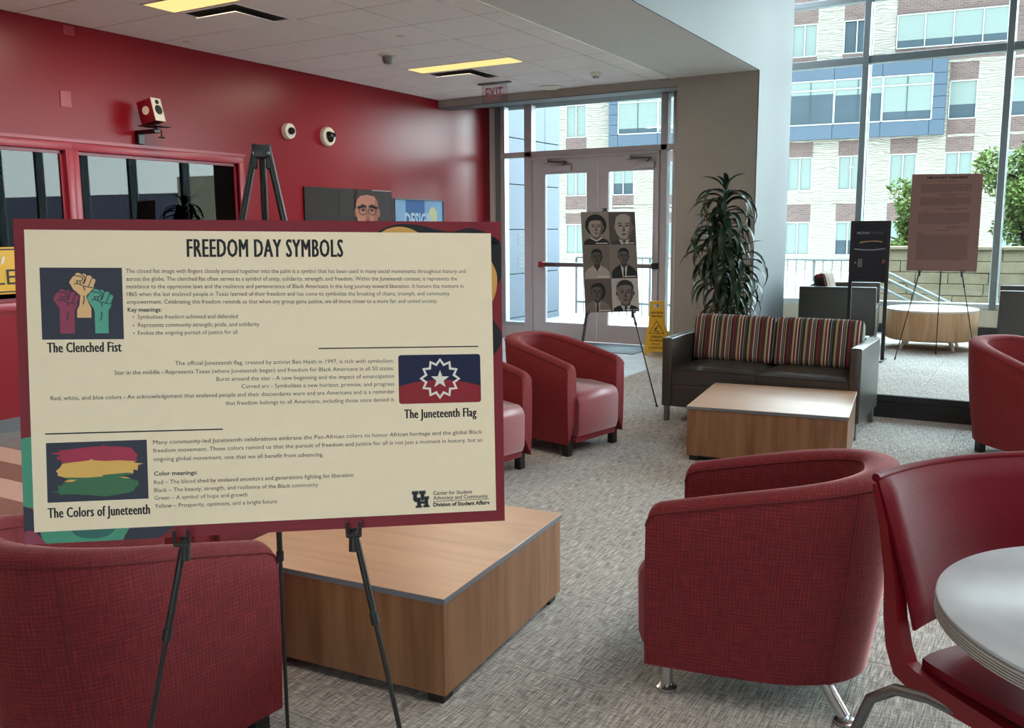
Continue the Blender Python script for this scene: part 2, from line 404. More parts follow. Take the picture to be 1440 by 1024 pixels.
# studio window frame (structure)
def win_unit(idx, y0, y1):
    o = thing('window_%d' % idx, None, None); o['kind'] = 'structure'
    for nm, bx in (('window_head', (y0-.06, y1+.06, wz1-.005, wz1+.06)), ('window_sill', (y0-.06, y1+.06, wz0-.06, wz0+.005))):
        MB().bbox(WX-.12, bx[0], bx[2], WX+.018, bx[1], bx[3], .006, 2).build(nm, 'red_trim', o)
    for ya, yb in ((y0-.06, y0+.0), (y1-.0, y1+.06)):
        MB().bbox(WX-.12, ya, wz0, WX+.02, yb, wz1, .006, 2).build('window_jamb', 'red_trim', o)
    for a in ((y0, y1, wz1-.03, wz1), (y0, y1, wz0, wz0+.03)):
        MB().box(WX-.05, a[0], a[2], WX-.02, a[1], a[3]).build('glazing_bead', 'red_trim', o, 0)
    for a in ((y0, y0+.025), (y1-.025, y1)):
        MB().box(WX-.05, a[0], wz0, WX-.02, a[1], wz1).build('glazing_bead', 'red_trim', o, 0)
    MB().box(WX-.04, y0, wz0, WX-.034, y1, wz1).build('glass_pane', 'studio_glass', o, 0)
    return o
win_unit(1, wy0+.06, wym0-.0)
win_unit(2, wym1+.0, wy1-.0)
struct('trim_1', B(WX-.13, wy0-.02, wz1+.06, WX+.022, wy1+.08, wz1+.085), 'red_trim')
for k in (4.03, 4.05):
    pass
# dark studio room behind the glass
rm = MB(); rm.box(-9.6, 1.5, 0, -9.5, 7, 3); rm.box(-9.5, 1.4, 0, WX-.15, 1.5, 3); rm.box(-9.5, 7, 0, WX-.15, 7.1, 3); rm.box(-9.6, 1.4, -.1, WX-.15, 7.1, 0); rm.box(-9.6, 1.4, 3, WX-.15, 7.1, 3.1)
struct('wall_studio', rm, 'vinyl_grey')

# back wall (behind camera), right side beyond: plain shell
BX0, BZ0, BZ1 = .1, 1.0, 1.8
struct('wall_back', MB().box(WX-.15, YB-.15, 0, BX0, YB, ZT).box(BX0+3.3, YB-.15, 0, XR+.2, YB, ZT).box(BX0, YB-.15, 0, BX0+3.3, YB, BZ0).box(BX0, YB-.15, BZ1, BX0+3.3, YB, ZT), 'grey_paint')

# ceiling : slab + tiles + grid
ceil = struct('ceiling', B(WX-.15, YB, CZ+.03, TX, DY+.3, CZ+.25), 'shadow_black')
lights_at = [(-5.567, 4.375), (-5.567, 7.425)]
xs = [WX]+[GX+i*T for i in range(-3, 2)]+[TX]
j0 = int(math.floor((YB-GY)/T))
for a in range(len(xs)-1):
    for j in range(j0, 8):
        y0 = max(GY+j*T, YB); y1 = min(GY+(j+1)*T, BY)
        if y1-y0 < .03: continue
        x0, x1 = xs[a], xs[a+1]; ya, yb = y0, y1
        cx = (x0+x1)/2
        skip = False
        if -5.6 < cx < -4.34:
            if j in (-12, -7, -2, 3): ya, yb = y0, y0+T/2
            if j in (-1, 4) and cx < -4.97: skip = True
            if j in (-8,): pass
        if skip: continue
        MB().bbox(x0+.006, ya+.006, CZ-.002, x1-.006, yb-.006, CZ+.02, .003, 1).build('ceiling_tile', 'tile_ceiling', ceil)
gr = MB()
for x in xs[1:-1]: gr.box(x-.012, YB, CZ+.0005, x+.012, BY, CZ+.012)
for j in range(j0, 8):
    yy = GY+j*T
    if yy < BY: gr.box(WX, yy-.012, CZ+.001, TX, yy+.012, CZ+.0115)
for (x, y) in lights_at: gr.box(x, y-.008, CZ+.001, x+1.22, y+.004, CZ+.0118)
g_ = gr.build('ceiling_grid', 'grid_ceiling', ceil, 0)
MB().box(TX-.012, YB, CZ-.012, TX+.008, BY, CZ+.012).build('edge_trim', 'white_plastic', ceil, 0)
# dropped plaster soffit and its tall face toward the atrium
struct('wall_soffit', B(TX, YB, CZ-.002, EX, BY+.02, ZT), 'soffit_paint')
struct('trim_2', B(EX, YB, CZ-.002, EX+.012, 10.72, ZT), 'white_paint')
# header beam over the vestibule
struct('wall_header', B(WX, BY, 2.945, -3.44, BY+.25, CZ+.3), 'grey_paint')
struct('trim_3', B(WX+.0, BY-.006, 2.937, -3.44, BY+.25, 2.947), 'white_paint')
struct('ceiling_vestibule', B(WX-.15, BY+.24, 3.22, -3.4, DY+.3, 3.34), 'soffit_paint')
# pillar
struct('wall_pillar', B(-3.44, BY, 0, EX, 10.72, ZT), 'grey_paint')
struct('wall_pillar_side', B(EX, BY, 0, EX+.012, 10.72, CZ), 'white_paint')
struct('baseboard_pillar', B(-3.44, BY-.012, 0, EX+.013, BY, .1), 'black_plastic')
struct('wall_return', B(-3.7, 10.72, 0, -3.44, CY+.1, ZT), 'grey_paint')
# vestibule wall pieces
struct('wall_vestibule', MB().box(WX, DY-.03, 0, -6.42, DY+.12, 3.24).box(-3.885, DY-.06, 0, -3.43, DY+.12, 3.24).box(-6.42, DY-.02, 3.2, -3.885, DY+.12, 3.24), 'soffit_paint')
struct('wall_above_vestibule', B(WX-.15, DY+.1, 3.24, -3.43, DY+.25, ZT), 'grey_paint')
struct('ceiling_atrium', B(EX, YB, ZT, XR+.2, CY+.1, ZT+.15), 'white_paint')

# ---------------- entrance storefront
sf = thing('window_3', None, None); sf['kind'] = 'structure'
def bar(nm, x0, x1, z0, z1, d0=-.06, d1=.06, mt='door_metal', par=None):
    MB().bbox(x0, DY+d0, z0, x1, DY+d1, z1, .004, 1).build(nm, mt, par or sf)
bar('frame_jamb', -6.42, -6.34, 0, 3.2, mt='mullion_metal'); bar('frame_jamb', -5.97, -5.86, 0, 3.2); bar('frame_jamb', -4.07, -3.985, 0, 3.2); bar('frame_jamb', -3.915, -3.885, 0, 3.2, mt='mullion_light')
bar('frame_header', -6.34, -3.9, 2.40, 2.47); bar('frame_header', -6.34, -3.9, 3.16, 3.2, mt='mullion_metal')
bar('frame_sill', -6.34, -5.97, .0, .16); bar('frame_sill', -6.34, -5.97, .16, .22, mt='mullion_light'); bar('frame_sill', -3.985, -3.915, 0, .2)
for (a, c, z0, z1) in ((-6.34, -5.97, .22, 2.40), (-6.34, -5.97, 2.47, 3.16), (-5.86, -4.07, 2.47, 3.16), (-3.985, -3.915, .2, 2.4), (-3.985, -3.915, 2.47, 3.16)):
    MB().box(a, DY-.006, z0, c, DY+.006, z1).build('glass_pane', 'glass', sf, 0)
MB().box(-6.335, DY-.055, .22, -6.27, DY+.05, 3.16).build('frame_reveal', 'mullion_light', sf, 0)
def leaf_door(idx, x0, x1, gx0, gx1, hinge_left):
    d = thing('door_%d' % idx, None, None); d['kind'] = 'structure'
    q = MB(); y0, y1 = DY-.045, DY
    q.box(x0, y0, .01, gx0, y1, 2.36); q.box(gx1, y0, .01, x1, y1, 2.36); q.box(gx0, y0, .01, gx1, y1, .235); q.box(gx0, y0, 2.17, gx1, y1, 2.36)
    q.build('door_leaf', 'door_metal', d, 0)
    MB().box(gx0, DY-.026, .235, gx1, DY-.02, 2.17).build('glass_pane', 'glass', d, 0)
    e = .018
    fr = MB(); fr.box(gx0-e, y0-.006, .235-e, gx0, y0+.01, 2.17+e); fr.box(gx1, y0-.006, .235-e, gx1+e, y0+.01, 2.17+e); fr.box(gx0, y0-.006, .235-e, gx1, y0+.01, .235); fr.box(gx0, y0-.006, 2.17, gx1, y0+.01, 2.17+e)
    fr.build('glazing_bead', 'door_metal', d, 0)
    pb = MB(); pb.bbox(gx0-.06, y0-.075, .975, gx1+.08, y0-.035, 1.03, .006, 2)
    pbo = pb.build('push_bar', 'steel_grey', d)
    MB().bbox((gx0-.07) if hinge_left else gx1+.02, y0-.08, .965, (gx0+.0) if hinge_left else gx1+.09, y0, 1.04, .006, 2).build('end_cap', 'red_trim' if hinge_left else 'black_plastic', d)
    cl = MB(); hx = x0+.16 if hinge_left else x1-.45
    cl.bbox(hx+.14, y0-.06, 2.20, hx+.42 if hinge_left else hx+.4, y0, 2.27, .006, 2)
    clo = cl.build('door_closer', 'door_metal', d)
    MB().tube([(hx+.05, y0-.05, 2.33), (hx+.38, y0-.10, 2.31)], .012, 8).build('closer_arm', 'steel_grey', clo)
    MB().tube([(hx+.38, y0-.10, 2.31), (hx+.30, y0-.04, 2.27)], .01, 8).build('closer_arm', 'steel_grey', clo)
    MB().bbox(hx+.02, y0-.07, 2.31, hx+.09, y0+.01, 2.36, .004, 1).build('closer_bracket', 'door_metal', clo)
leaf_door(1, -5.845, -4.915, -5.66, -5.06, True)
leaf_door(2, -4.905, -4.085, -4.76, -4.16, False)
bar('door_frame', -5.86, -5.845, 0, 2.40, -.09, .02); bar('door_frame', -4.085, -4.07, 0, 2.40, -.09, .02); bar('door_frame', -5.86, -4.07, 2.36, 2.40, -.09, .02)
MB().box(-4.84, DY-.09, 1.2, -4.82, DY-.045, 1.5).build('pull_handle', 'chrome', sf)

# ---------------- tall curtain wall, right and side
cw = thing('window_4', None, None); cw['kind'] = 'structure'
vx = [-1.985-1.52+1.525*i for i in range(0, 11)]
def mull(p, x0, x1, y0, y1, z0, z1, mt='mullion_metal'): MB().bbox(x0, y0, z0, x1, y1, z1, .004, 1).build('mullion', mt, p)
for x in vx:
    mull(cw, x-.036, x+.036, CY-.02, CY+.13, PZ+.1, ZT)
    mull(cw, x-.046, x+.046, CY+.13, CY+.16, PZ+.1, ZT, 'mullion_light')
for (z0, z1) in ((3.405, 3.495), (4.13, 4.2), (.49, .56), (4.7, 4.8)):
    mull(cw, -3.5, XR, CY-.0, CY+.12, z0, z1, 'mullion_metal' if z0 > 1 else 'mullion_light')
for (z0, z1) in ((.56, 3.405), (3.495, 4.13), (4.2, 4.7)):
    for i in range(len(vx)-1):
        MB().box(vx[i]+.036, CY+.055, z0, vx[i+1]-.036, CY+.063, z1).build('glass_pane', 'glass', cw, 0)
struct('wall_sill', B(-3.5, CY-.03, .285, XR, CY+.2, .49), 'sill_cream')
struct('baseboard_far', B(-3.44, CY-.045, PZ, XR, CY+.1, .287), 'black_plastic')
struct('wall_right', B(XR-.02, YB, 0, XR+.15, CY, ZT), 'cream_wall')
# unseen band of windows behind the camera, added for the light on the board
sw = thing('window_5', None, None); sw['kind'] = 'structure'
for x in (BX0, BX0+1.1, BX0+2.2, BX0+3.3): MB().box(x-.03, YB-.12, BZ0, x+.03, YB-.02, BZ1).build('mullion', 'mullion_metal', sw, 0)
for z in (BZ0+.03, BZ1-.03): MB().box(BX0, YB-.12, z-.03, BX0+3.3, YB-.02, z+.03).build('mullion', 'mullion_metal', sw, 0)
MB().box(BX0, YB-.075, BZ0, BX0+3.3, YB-.067, BZ1).build('glass_pane', 'glass', sw, 0)

# ---------------- platform with black risers
pl = struct('floor_platform', B(EX+.013, PE+.03, 0, XR-.03, CY-.05, PZ-.012), 'shadow_black')
nn = int((XR-EX)/T)
for i in range(0, 9):
    for j in range(8):
        x0 = EX+.014+i*T; y0 = PE+.002+j*T; y1 = min(y0+T, CY-.05)
        if y1-y0 < .05: continue
        if y1-y0 > T-.01: link('carpet_tile', tile_me, pl, (x0, y0, PZ))
        else: MB().bbox(x0, y0, PZ-.011, x0+T-.0016, y1, PZ, .0012, 1).build('carpet_tile', 'carpet', pl)
struct('floor_platform_border', B(EX+.014+9*T, PE, PZ-.012, XR-.03, CY-.05, PZ), 'carpet', pl)
struct('trim_4', MB().box(EX+.013, PE, 0, XR-.03, PE+.03, PZ-.012).bbox(EX+.013, PE-.012, PZ-.05, XR-.03, PE+.03, PZ+.003, .006, 2).box(EX+.013, PE-.006, 0, XR-.03, PE, .075), 'black_plastic')

# ============================================================ BARREL CHAIRS
def chair_shell(W, D, za, zb, z0, t, taper, straight):
    """U-shaped upholstered shell; front at y=0 facing -Y, back at y=D. Returns (MB, uvs, piping path outer, inner)."""
    hw = W/2; a = hw; b_ = D-straight
    path = []
    n1, n2 = 7, 26
    ys = [0, .005, .014, .034, .10, .19, .27]
    for i in range(n1): path.append((-hw, ys[i], None))
    for i in range(n2+1):
        th = PI*i/n2; e = .82
        cx, sy_ = math.cos(th), math.sin(th)
        x = -a*math.copysign(abs(cx)**e, cx); y = straight+b_*abs(sy_)**e
        path.append((x, y, None))
    for i in range(n1): path.append((hw, ys[n1-1-i], None))
    P = [Vector((p[0], p[1], 0)) for p in path]
    N = []
    for i in range(len(P)):
        d = (P[min(i+1, len(P)-1)]-P[max(i-1, 0)]).normalized(); N.append(Vector((d.y, -d.x, 0)))   # inward? path runs -x -> back -> +x : right side is inward
    arc = [0]
    for i in range(1, len(P)): arc.append(arc[-1]+(P[i]-P[i-1]).length)
    L = arc[-1]
    r = .022
    prof = [(0, 'b'), (0, .25), (0, .5), (0, .78), (0, 'r0'), (.25, 'r1'), (1, 'r2'), (t/r/2, 'top'), (t/r-1, 'r2'), (t/r-.25, 'r1'), (t/r, 'r0'), (t/r, 'in')]
    vs = []; uv = []; outer = []; inner = []
    for i, p in enumerate(P):
        q = max(0, min(1, p.y/D)); s = q*q*(3-2*q)
        zt = za+(zb-za)*q*(1.22-.22*q*q); rf = .034; dy = max(0, rf-p.y); zt -= rf-math.sqrt(max(0, rf*rf-dy*dy))
        lean = taper*s
        n_ = N[i]
        for k, (o, zc) in enumerate(prof):
            off = o*r*(1+.35*s)
            if zc == 'b': z = z0
            elif zc == 'in': z = .24
            elif zc == 'r0': z = zt-r
            elif zc == 'r1': z = zt-r*.35
            elif zc == 'r2': z = zt
            elif zc == 'top': z = zt+.004
            else: z = z0+(zt-z0)*zc
            h = (z-z0)/(zb-z0)
            # pull the lower part inwards toward the back
            c = Vector((p.x, p.y, 0))+n_*off
            c = Vector((c.x*(1-.10*s*(1-h)), c.y-lean*(1-h), z))
            bulge = .012*math.sin(PI*min(1, h)) if k < 5 else 0
            c = c-n_*bulge
            vs.append(c); uv.append((arc[i]+off*.3, z+(off if k > 4 else 0)))
            if k == 4: outer.append(c.copy())
            if k == 10: inner.append(c.copy())
    m_ = len(prof); mb = MB(); fs = []
    for i in range(len(P)-1):
        for k in range(m_-1):
            fs.append((i*m_+k, i*m_+k+1, (i+1)*m_+k+1, (i+1)*m_+k))
    fs.append(tuple(range(m_))[::-1]); fs.append(tuple((len(P)-1)*m_+k for k in range(m_)))
    # underside closing strip (inner bottom to outer bottom)
    for i in range(len(P)-1): fs.append((i*m_, (i+1)*m_, (i+1)*m_+m_-1, i*m_+m_-1))
    mb.v = [tuple(v) for v in vs]; mb.f = fs
    return mb, uv, outer, inner
def mesh_uv(mb, uvs, name, mat, smooth=40):
    me = mb.mesh(name, mat, smooth); ul = me.uv_layers.new(name='UVMap')
    for lp in me.loops: ul.data[lp.index].uv = uvs[lp.vertex_index]
    return me
def make_chair(name, label, cat, fabric='red_weave', legs='block', W=.60, D=.70, za=.60, zb=.745, seat='vinyl_red', prot=.028):
    root = thing(name, label, cat)
    z0 = .085 if legs == 'block' else .10
    mb, uv, outer, inner = chair_shell(W, D, za, zb, z0, .078, .07, .34)
    link('shell', mesh_uv(mb, uv, 'shell', fabric, 50), root)
    MB().tube([p+Vector((0, 0, -.002)) for p in outer], .0032, 6).tube([p+Vector((0, 0, -.002)) for p in inner], .0028, 6).build('piping', 'piping_red', root)
    # seam lines at the rear quarters
    m_ = 12
    for idx in (13, len(mb.v)//m_-14):
        MB().tube([Vector(mb.v[idx*m_+k]) for k in range(0, 5)], .0022, 5).build('seam', 'piping_red', root)
    # seat: waterfall front
    iw = W/2-.082; q = MB(); pr = []
    pr += [(.30+.10, .13), (-prot+.016, .13), (-prot+.002, .17)]
    for i in range(9):
        t = i/8*PI/2; pr.append((-prot+.06*(1-math.cos(t)), .355+.06*math.sin(t)))
    pr += [(.2, .432), (.5, .425), (.56, .41)]
    pr = [(D-.1 if y > .5 else y, z) for y, z in pr]
    pr[0] = (D-.16, .13)
    k = len(pr); secs = [(-iw, -.012), (-iw+.014, 0), (0, .006), (iw-.014, 0), (iw, -.012)]
    # taper the rear of the seat inside the curved back
    vs = []; fs = []
    for x, dz in secs:
        for (y, z) in pr:
            f_ = 1 if y < .3 else (1-.25*(y-.3)/.3)
            vs.append((x*f_, y+(.008 if dz < -.01 and y < 0 else 0), z+(dz if z > .3 else 0)))
    for a in range(len(secs)-1):
        for i in range(k): fs.append((a*k+i, a*k+(i+1) % k, (a+1)*k+(i+1) % k, (a+1)*k+i))
    fs.append(tuple(range(k))); fs.append(tuple((len(secs)-1)*k+i for i in reversed(range(k))))
    q.add(vs, fs); q.build('seat', seat, root, 45)
    MB().bbox(-iw, .0, z0+.002, iw, .09, .128, .006, 2).build('front_rail', fabric if fabric != 'red_weave' else 'red_smooth', root)
    MB().box(-iw+.02, .03, z0+.01, iw-.02, D-.16, z0+.05).build('base_panel', 'black_plastic', root, 0)
    if legs == 'block':
        for x, y in ((-W/2+.05, .05), (W/2-.05, .05), (-W/2+.12, D-.20), (W/2-.12, D-.20)):
            MB().bbox(x-.025, y-.025, 0, x+.025, y+.025, z0+.02, .004, 1).build('leg', 'black_plastic', root)
    else:
        for x, y in ((-W/2+.055, .06), (W/2-.055, .06)):
            l = MB(); l.tube([(x, y, .018), (x, y, z0+.02)], .019, 18).build('leg', 'chrome', root)
            f = MB().lathe([(.03, 0), (.034, .003), (.034, .012), (.026, .017), (.02, .02)], 24, Matrix.Translation((x, y, 0))).build('foot', 'chrome', root)
        for sx_ in (-1, 1):
            x, y = sx_*(W/2-.13), D-.19
            l = MB(); l.tube([(x+sx_*.06, y+.07, .014), (x, y-.02, z0+.03)], .019, 18).build('leg', 'chrome', root)
            f = MB().lathe([(.03, 0), (.034, .003), (.034, .010), (.026, .014)], 24, Matrix.Translation((x+sx_*.065, y+.075, 0))).build('foot', 'chrome', root)
    return root
def place(o, x, y, deg):
    o.location = (x, y, 0); o.rotation_euler = (0, 0, math.radians(deg)); return o
c4 = make_chair('armchair', 'red barrel armchair facing the far coffee table, its pinkish vinyl seat fully visible', 'armchair', 'red_smooth', W=.60, D=.70)
c4['group'] = 'red barrel armchairs'
place(c4, -2.475, 5.33, 78.5)
c3 = copy_tree(c4); c3['label'] = 'red barrel armchair half hidden by the right edge of the large text board'; place(c3, -2.69, 4.42, 78.5)
c2 = copy_tree(c4); c2['label'] = 'dark red armchair below the text board, left of the near coffee table'; place(c2, -2.60, 2.47, 84)
c5 = copy_tree(c4); c5['label'] = 'red barrel armchair cut by the right edge, seen from behind in front of the platform'; place(c5, .225, 6.28, 46)
c6 = make_chair('armchair', 'red woven barrel armchair on chrome legs beside the white round table', 'armchair', 'red_weave', 'chrome', W=.60, D=.715, za=.612, zb=.745, prot=.052)
c6['group'] = 'red barrel armchairs'; place(c6, -1.03, 2.81, -83.4)
cf = make_chair('armchair', 'nearest red woven armchair, its back to the camera at lower left', 'armchair', 'red_weave', 'block', W=.60, D=.70, za=.585, zb=.73)
cf['group'] = 'red barrel armchairs'; place(cf, -2.12, 1.79, 176)

# ============================================================ COFFEE TABLES
def box_table(label, x, y, deg, L, D, H):
    r = thing('coffee_table', label, 'table', (x, y, 0), math.radians(deg), 'square box coffee tables')
    z0 = .035
    MB().bbox(0, 0, H-.02, L, D, H-.0012, .0012, 1).build('edge_band', 'edge_band', r)
    MB().bbox(.001, .001, H-.003, L-.001, D-.001, H, .0008, 1).build('tabletop', 'oak_top', r)
    e = .006
    for nm, bx in (('side_panel', (e, e, L-e, e+.02)), ('side_panel', (e, D-e-.02, L-e, D-e)), ('side_panel', (e, e+.02, e+.02, D-e-.02)), ('side_panel', (L-e-.02, e+.02, L-e, D-e-.02))):
        o = MB().bbox(bx[0], bx[1], z0, bx[2], bx[3], H-.021, .001, 1).build(nm, 'oak_side', r)
    MB().box(.05, .05, .012, L-.05, D-.05, z0+.01).build('plinth', 'black_plastic', r, 0)
    for px in (.05, L-.05):
        for py in (.05, D-.05):
            MB().bbox(px-.03, py-.03, 0, px+.03, py+.03, z0, .003, 1).build('foot', 'black_plastic', r)
    return r
t1 = box_table('near square oak-veneer coffee table with a grey edge, under the text board', -2.385, 2.055, 4.3, .90, .92, .355)
t2 = box_table('far oak-veneer coffee table in front of the striped loveseat', -1.868, 5.358, 6.8, .965, .935, .352)

# ============================================================ SOFAS
def cushion(w, h, d, puff=.5, n=14):
    """soft box standing in XZ, thickness along Y"""
    mb = MB(); bm = bmesh.new(); bmesh.ops.create_cube(bm, size=2); bmesh.ops.subdivide_edges(bm, edges=bm.edges[:], cuts=n, use_grid_fill=True)
    for v in bm.verts:
        x, y, z = v.co
        ex = (1-abs(x)**5)*(1-abs(z)**5)
        yy = y*(.45+.55*max(0, ex)**puff)
        rr = max(abs(x), abs(z)); c = min(abs(x), abs(z))
        k = 1-.035*(c**6)*(rr**6)
        v.co = (x*w/2*k, yy*d/2, z*h/2*k)
    bm.verts.index_update(); mb.add([v.co[:] for v in bm.verts], [tuple(v.index for v in f.verts) for f in bm.faces]); bm.free(); return mb
def make_sofa(label, L, D, H, t, zb, seats, stripes=True, pillows=2):
    r = thing('loveseat', label, 'sofa', group='grey loveseats')
    leg = .03
    for x in (0, L-t):
        MB().bbox(x, 0, zb, x+t, D, H, .012, 3).build('armrest', 'vinyl_grey', r)
    MB().bbox(t, D-.10, zb, L-t, D, H, .012, 3).build('backrest', 'vinyl_grey', r)
    MB().bbox(t, .012, zb, L-t, D-.10, .285, .008, 2).build('base', 'vinyl_grey', r)
    sw_ = (L-2*t)/seats
    for i in range(seats):
        x0 = t+i*sw_; mb = MB()
        bm = bmesh.new(); bmesh.ops.create_cube(bm, size=2); bmesh.ops.subdivide_edges(bm, edges=bm.edges[:], cuts=12, use_grid_fill=True)
        for v in bm.verts:
            x, y, z = v.co; e = (1-abs(x)**4)*(1-abs(y)**4)
            top = .02*e if z > .99 else 0
            k = 1-.012*(abs(z)**8)
            v.co = (x0+sw_/2+x*(sw_/2-.002)*k, .004+(D-.10)/2+y*((D-.10)/2-.003)*k, .2875+(z+1)*.0655+top-(.012 if (z > .99 and max(abs(x), abs(y)) > .98) else 0))
        bm.verts.index_update(); mb.add([v.co[:] for v in bm.verts], [tuple(v.index for v in f.verts) for f in bm.faces]); bm.free()
        so = mb.build('seat_cushion', 'vinyl_grey', r, 60)
        MB().tube([(x0+.01, .003, .405), (x0+sw_-.01, .003, .405)], .003, 6).build('piping', 'black_plastic', so)
    pw = (L-2*t)/seats*1.0
    for i in range(seats if pillows is None else pillows):
        x0 = t+i*pw; ph = .37; pd = .17
        mb = cushion(pw-.006, ph, pd, .35); o = mb.build('back_pillow', 'stripes', r, 60)
        o.location = (x0+pw/2, D-.235, .60); o.rotation_euler = (math.radians(-13), 0, 0)
    for px in (.035, L-.035):
        for py in (.03, D-.04):
            MB().bbox(px-.018, py-.018, 0, px+.018, py+.018, zb+.005, .003, 1).build('leg', 'steel_grey', r)
    return r
s1 = make_sofa('grey loveseat with two striped back cushions behind the far coffee table', 1.435, .756, .643, .077, .117, 2)
s1.location = (-2.439, 6.42, 0); s1.rotation_euler = (0, 0, math.radians(-.5))
# platform seats
s2 = make_sofa('grey armchair with a striped cushion on the platform, left of the round drum table', 1.02, .80, .643, .077, .117, 1, pillows=1)
s2['group'] = 'grey armchairs on the platform'
s2.rotation_euler = (0, 0, math.radians(96)); s2.location = (-1.50, 10.32, PZ)
s3 = make_sofa('dark grey armchair on the platform, cut by the right edge of the photo', 1.02, .80, .643, .077, .117, 1, pillows=1)
s3['group'] = 'grey armchairs on the platform'
s3.rotation_euler = (0, 0, math.radians(-88)); s3.location = (-.37, 11.32, PZ)

# ============================================================ DRUM TABLE
dt = thing('drum_table', 'round pale wood drum coffee table on white legs, on the platform', 'table', (-.975, 10.55, PZ))
R_ = .455
MB().lathe([(R_-.03, .10), (R_-.008, .112), (R_, .135), (R_, .40), (R_-.003, .405)], 64).build('drum', 'oak_pale', dt)
MB().lathe([(R_+.002, .405), (R_+.004, .412), (R_+.002, .424), (R_-.004, .426)], 64).build('tabletop', 'pale_top', dt)
for a in (45, 135, 225, 315):
    c, s = math.cos(math.radians(a)), math.sin(math.radians(a))
    MB().tube([(c*.30, s*.30, .11), (c*.36, s*.36, 0)], [.028, .014], 12).build('leg', 'white_plastic', dt)

# ============================================================ ROUND WHITE TABLE AND DINING CHAIR
rt = thing('round_table', 'round table with a white laminate top and ribbed edge at lower right', 'table', (.285, 1.955, 0))
RR_ = .425
mt, n, b = newmat('laminate_white'); b.inputs['Roughness'].default_value = .3
f = stretch(n, 'Object', (9, 9, 9), 5); n.links.new(ramp(n, f, [(.3, (168, 173, 178)), (.7, (186, 191, 196))]), b.inputs['Base Color'])
MB().lathe([(RR_-.006, .728), (RR_-.001, .733), (RR_-.001, .738), (RR_-.004, .7405)], 96).build('tabletop', 'laminate_white', rt)
rim = MB(); z = .7285
for i in range(5):
    rim.lathe([(RR_-.003, z-.0042), (RR_+.001, z-.0035), (RR_+.001, z-.0012), (RR_-.003, z-.0004)], 96); z -= .0052
rim.build('ribbed_edge', 'grid_ceiling', rt)
MB().lathe([(.20, .690), (.215, .692), (.215, .7015), (.1, .7025)], 48).build('support_plate', 'black_metal', rt)
MB().tube([(0, 0, .03), (0, 0, .695)], .038, 20).build('pedestal', 'black_metal', rt)
MB().lathe([(.20, 0), (.205, .006), (.19, .018), (.06, .035), (.045, .05)], 48).build('base', 'black_metal', rt)

dc = thing('dining_chair', 'dark red vinyl side chair with a red frame pushed up to the round table', 'chair')
# local frame: x along width, -y forward. Rear-left corner seen nearest
fa = math.atan2(.79, .62)   # width direction angle
dc.location = (-.188, 2.218, 0); dc.rotation_euler = (0, 0, fa)
Wd = .55
# local +x = width dir; forward is local -y => (sin, -cos) = forward
sq = MB(); bm = bmesh.new(); bmesh.ops.create_cube(bm, size=2); bmesh.ops.subdivide_edges(bm, edges=bm.edges[:], cuts=14, use_grid_fill=True)
for v in bm.verts:
    x, y, z = v.co
    cxy = (abs(x)**5)*(abs(y)**5)
    zz = .437+(.014*z if z < 0 else .018*z*(1-.5*abs(x)**6)*(1-.3*abs(y)**6)) - (.03*((-y-.55)/.45)**2 if y < -.55 else 0)
    v.co = (Wd/2+x*Wd/2*(1-.05*cxy), -.215+y*.225*(1-.05*cxy), zz-.008*(1-x*x)*(1-y*y)*(z > 0))
bm.verts.index_update(); sq.add([v.co[:] for v in bm.verts], [tuple(v.index for v in f.verts) for f in bm.faces]); bm.free()
sq.build('seat', 'vinyl_dark_red', dc, 60)
def back_pt(u, h, off=0):      # u 0..1 across, h 0..1 up ; leaning and slightly wrapped
    z = .515+.335*h; y = .005+.115*h+.03*h*h
    curve = .055*(1-(2*u-1)**2)
    return Vector((-.012+u*(Wd+.03), y+curve-off*.93, z+off*.35))
bk = MB(); nu, nh = 22, 12
for side in (0, 1):
    for i in range(nu+1):
        for j in range(nh+1):
            u, h = i/nu, j/nh; e = min(1, min(u, 1-u)/.05, min(h, 1-h)/.08); e = math.sqrt(max(0, 1-(1-e)**2))
            p = back_pt(u, h+(-.03*math.sin(PI*u) if h < .01 else 0)*0, (.006+.014*e) if side == 0 else -(.004+.004*e)); bk.v.append(tuple(p))
K = (nu+1)*(nh+1)
for i in range(nu):
    for j in range(nh):
        a = i*(nh+1)+j; b2 = a+nh+1
        bk.f.append((a, a+1, b2+1, b2)); bk.f.append((K+a, K+b2, K+b2+1, K+a+1))
for i in range(nu):
    for j in (0, nh):
        a = i*(nh+1)+j; b2 = a+nh+1; bk.f.append((a, b2, K+b2, K+a))
for j in range(nh):
    for i in (0, nu):
        a = i*(nh+1)+j; bk.f.append((a, a+1, K+a+1, K+a))
bk.build('backrest', 'vinyl_dark_red', dc, 60)
pp = MB(); rimp = [back_pt(i/20, 1.0, .0) for i in range(21)]; pp.tube(rimp, .011, 10); pp.build('piping', 'vinyl_dark_red', dc)
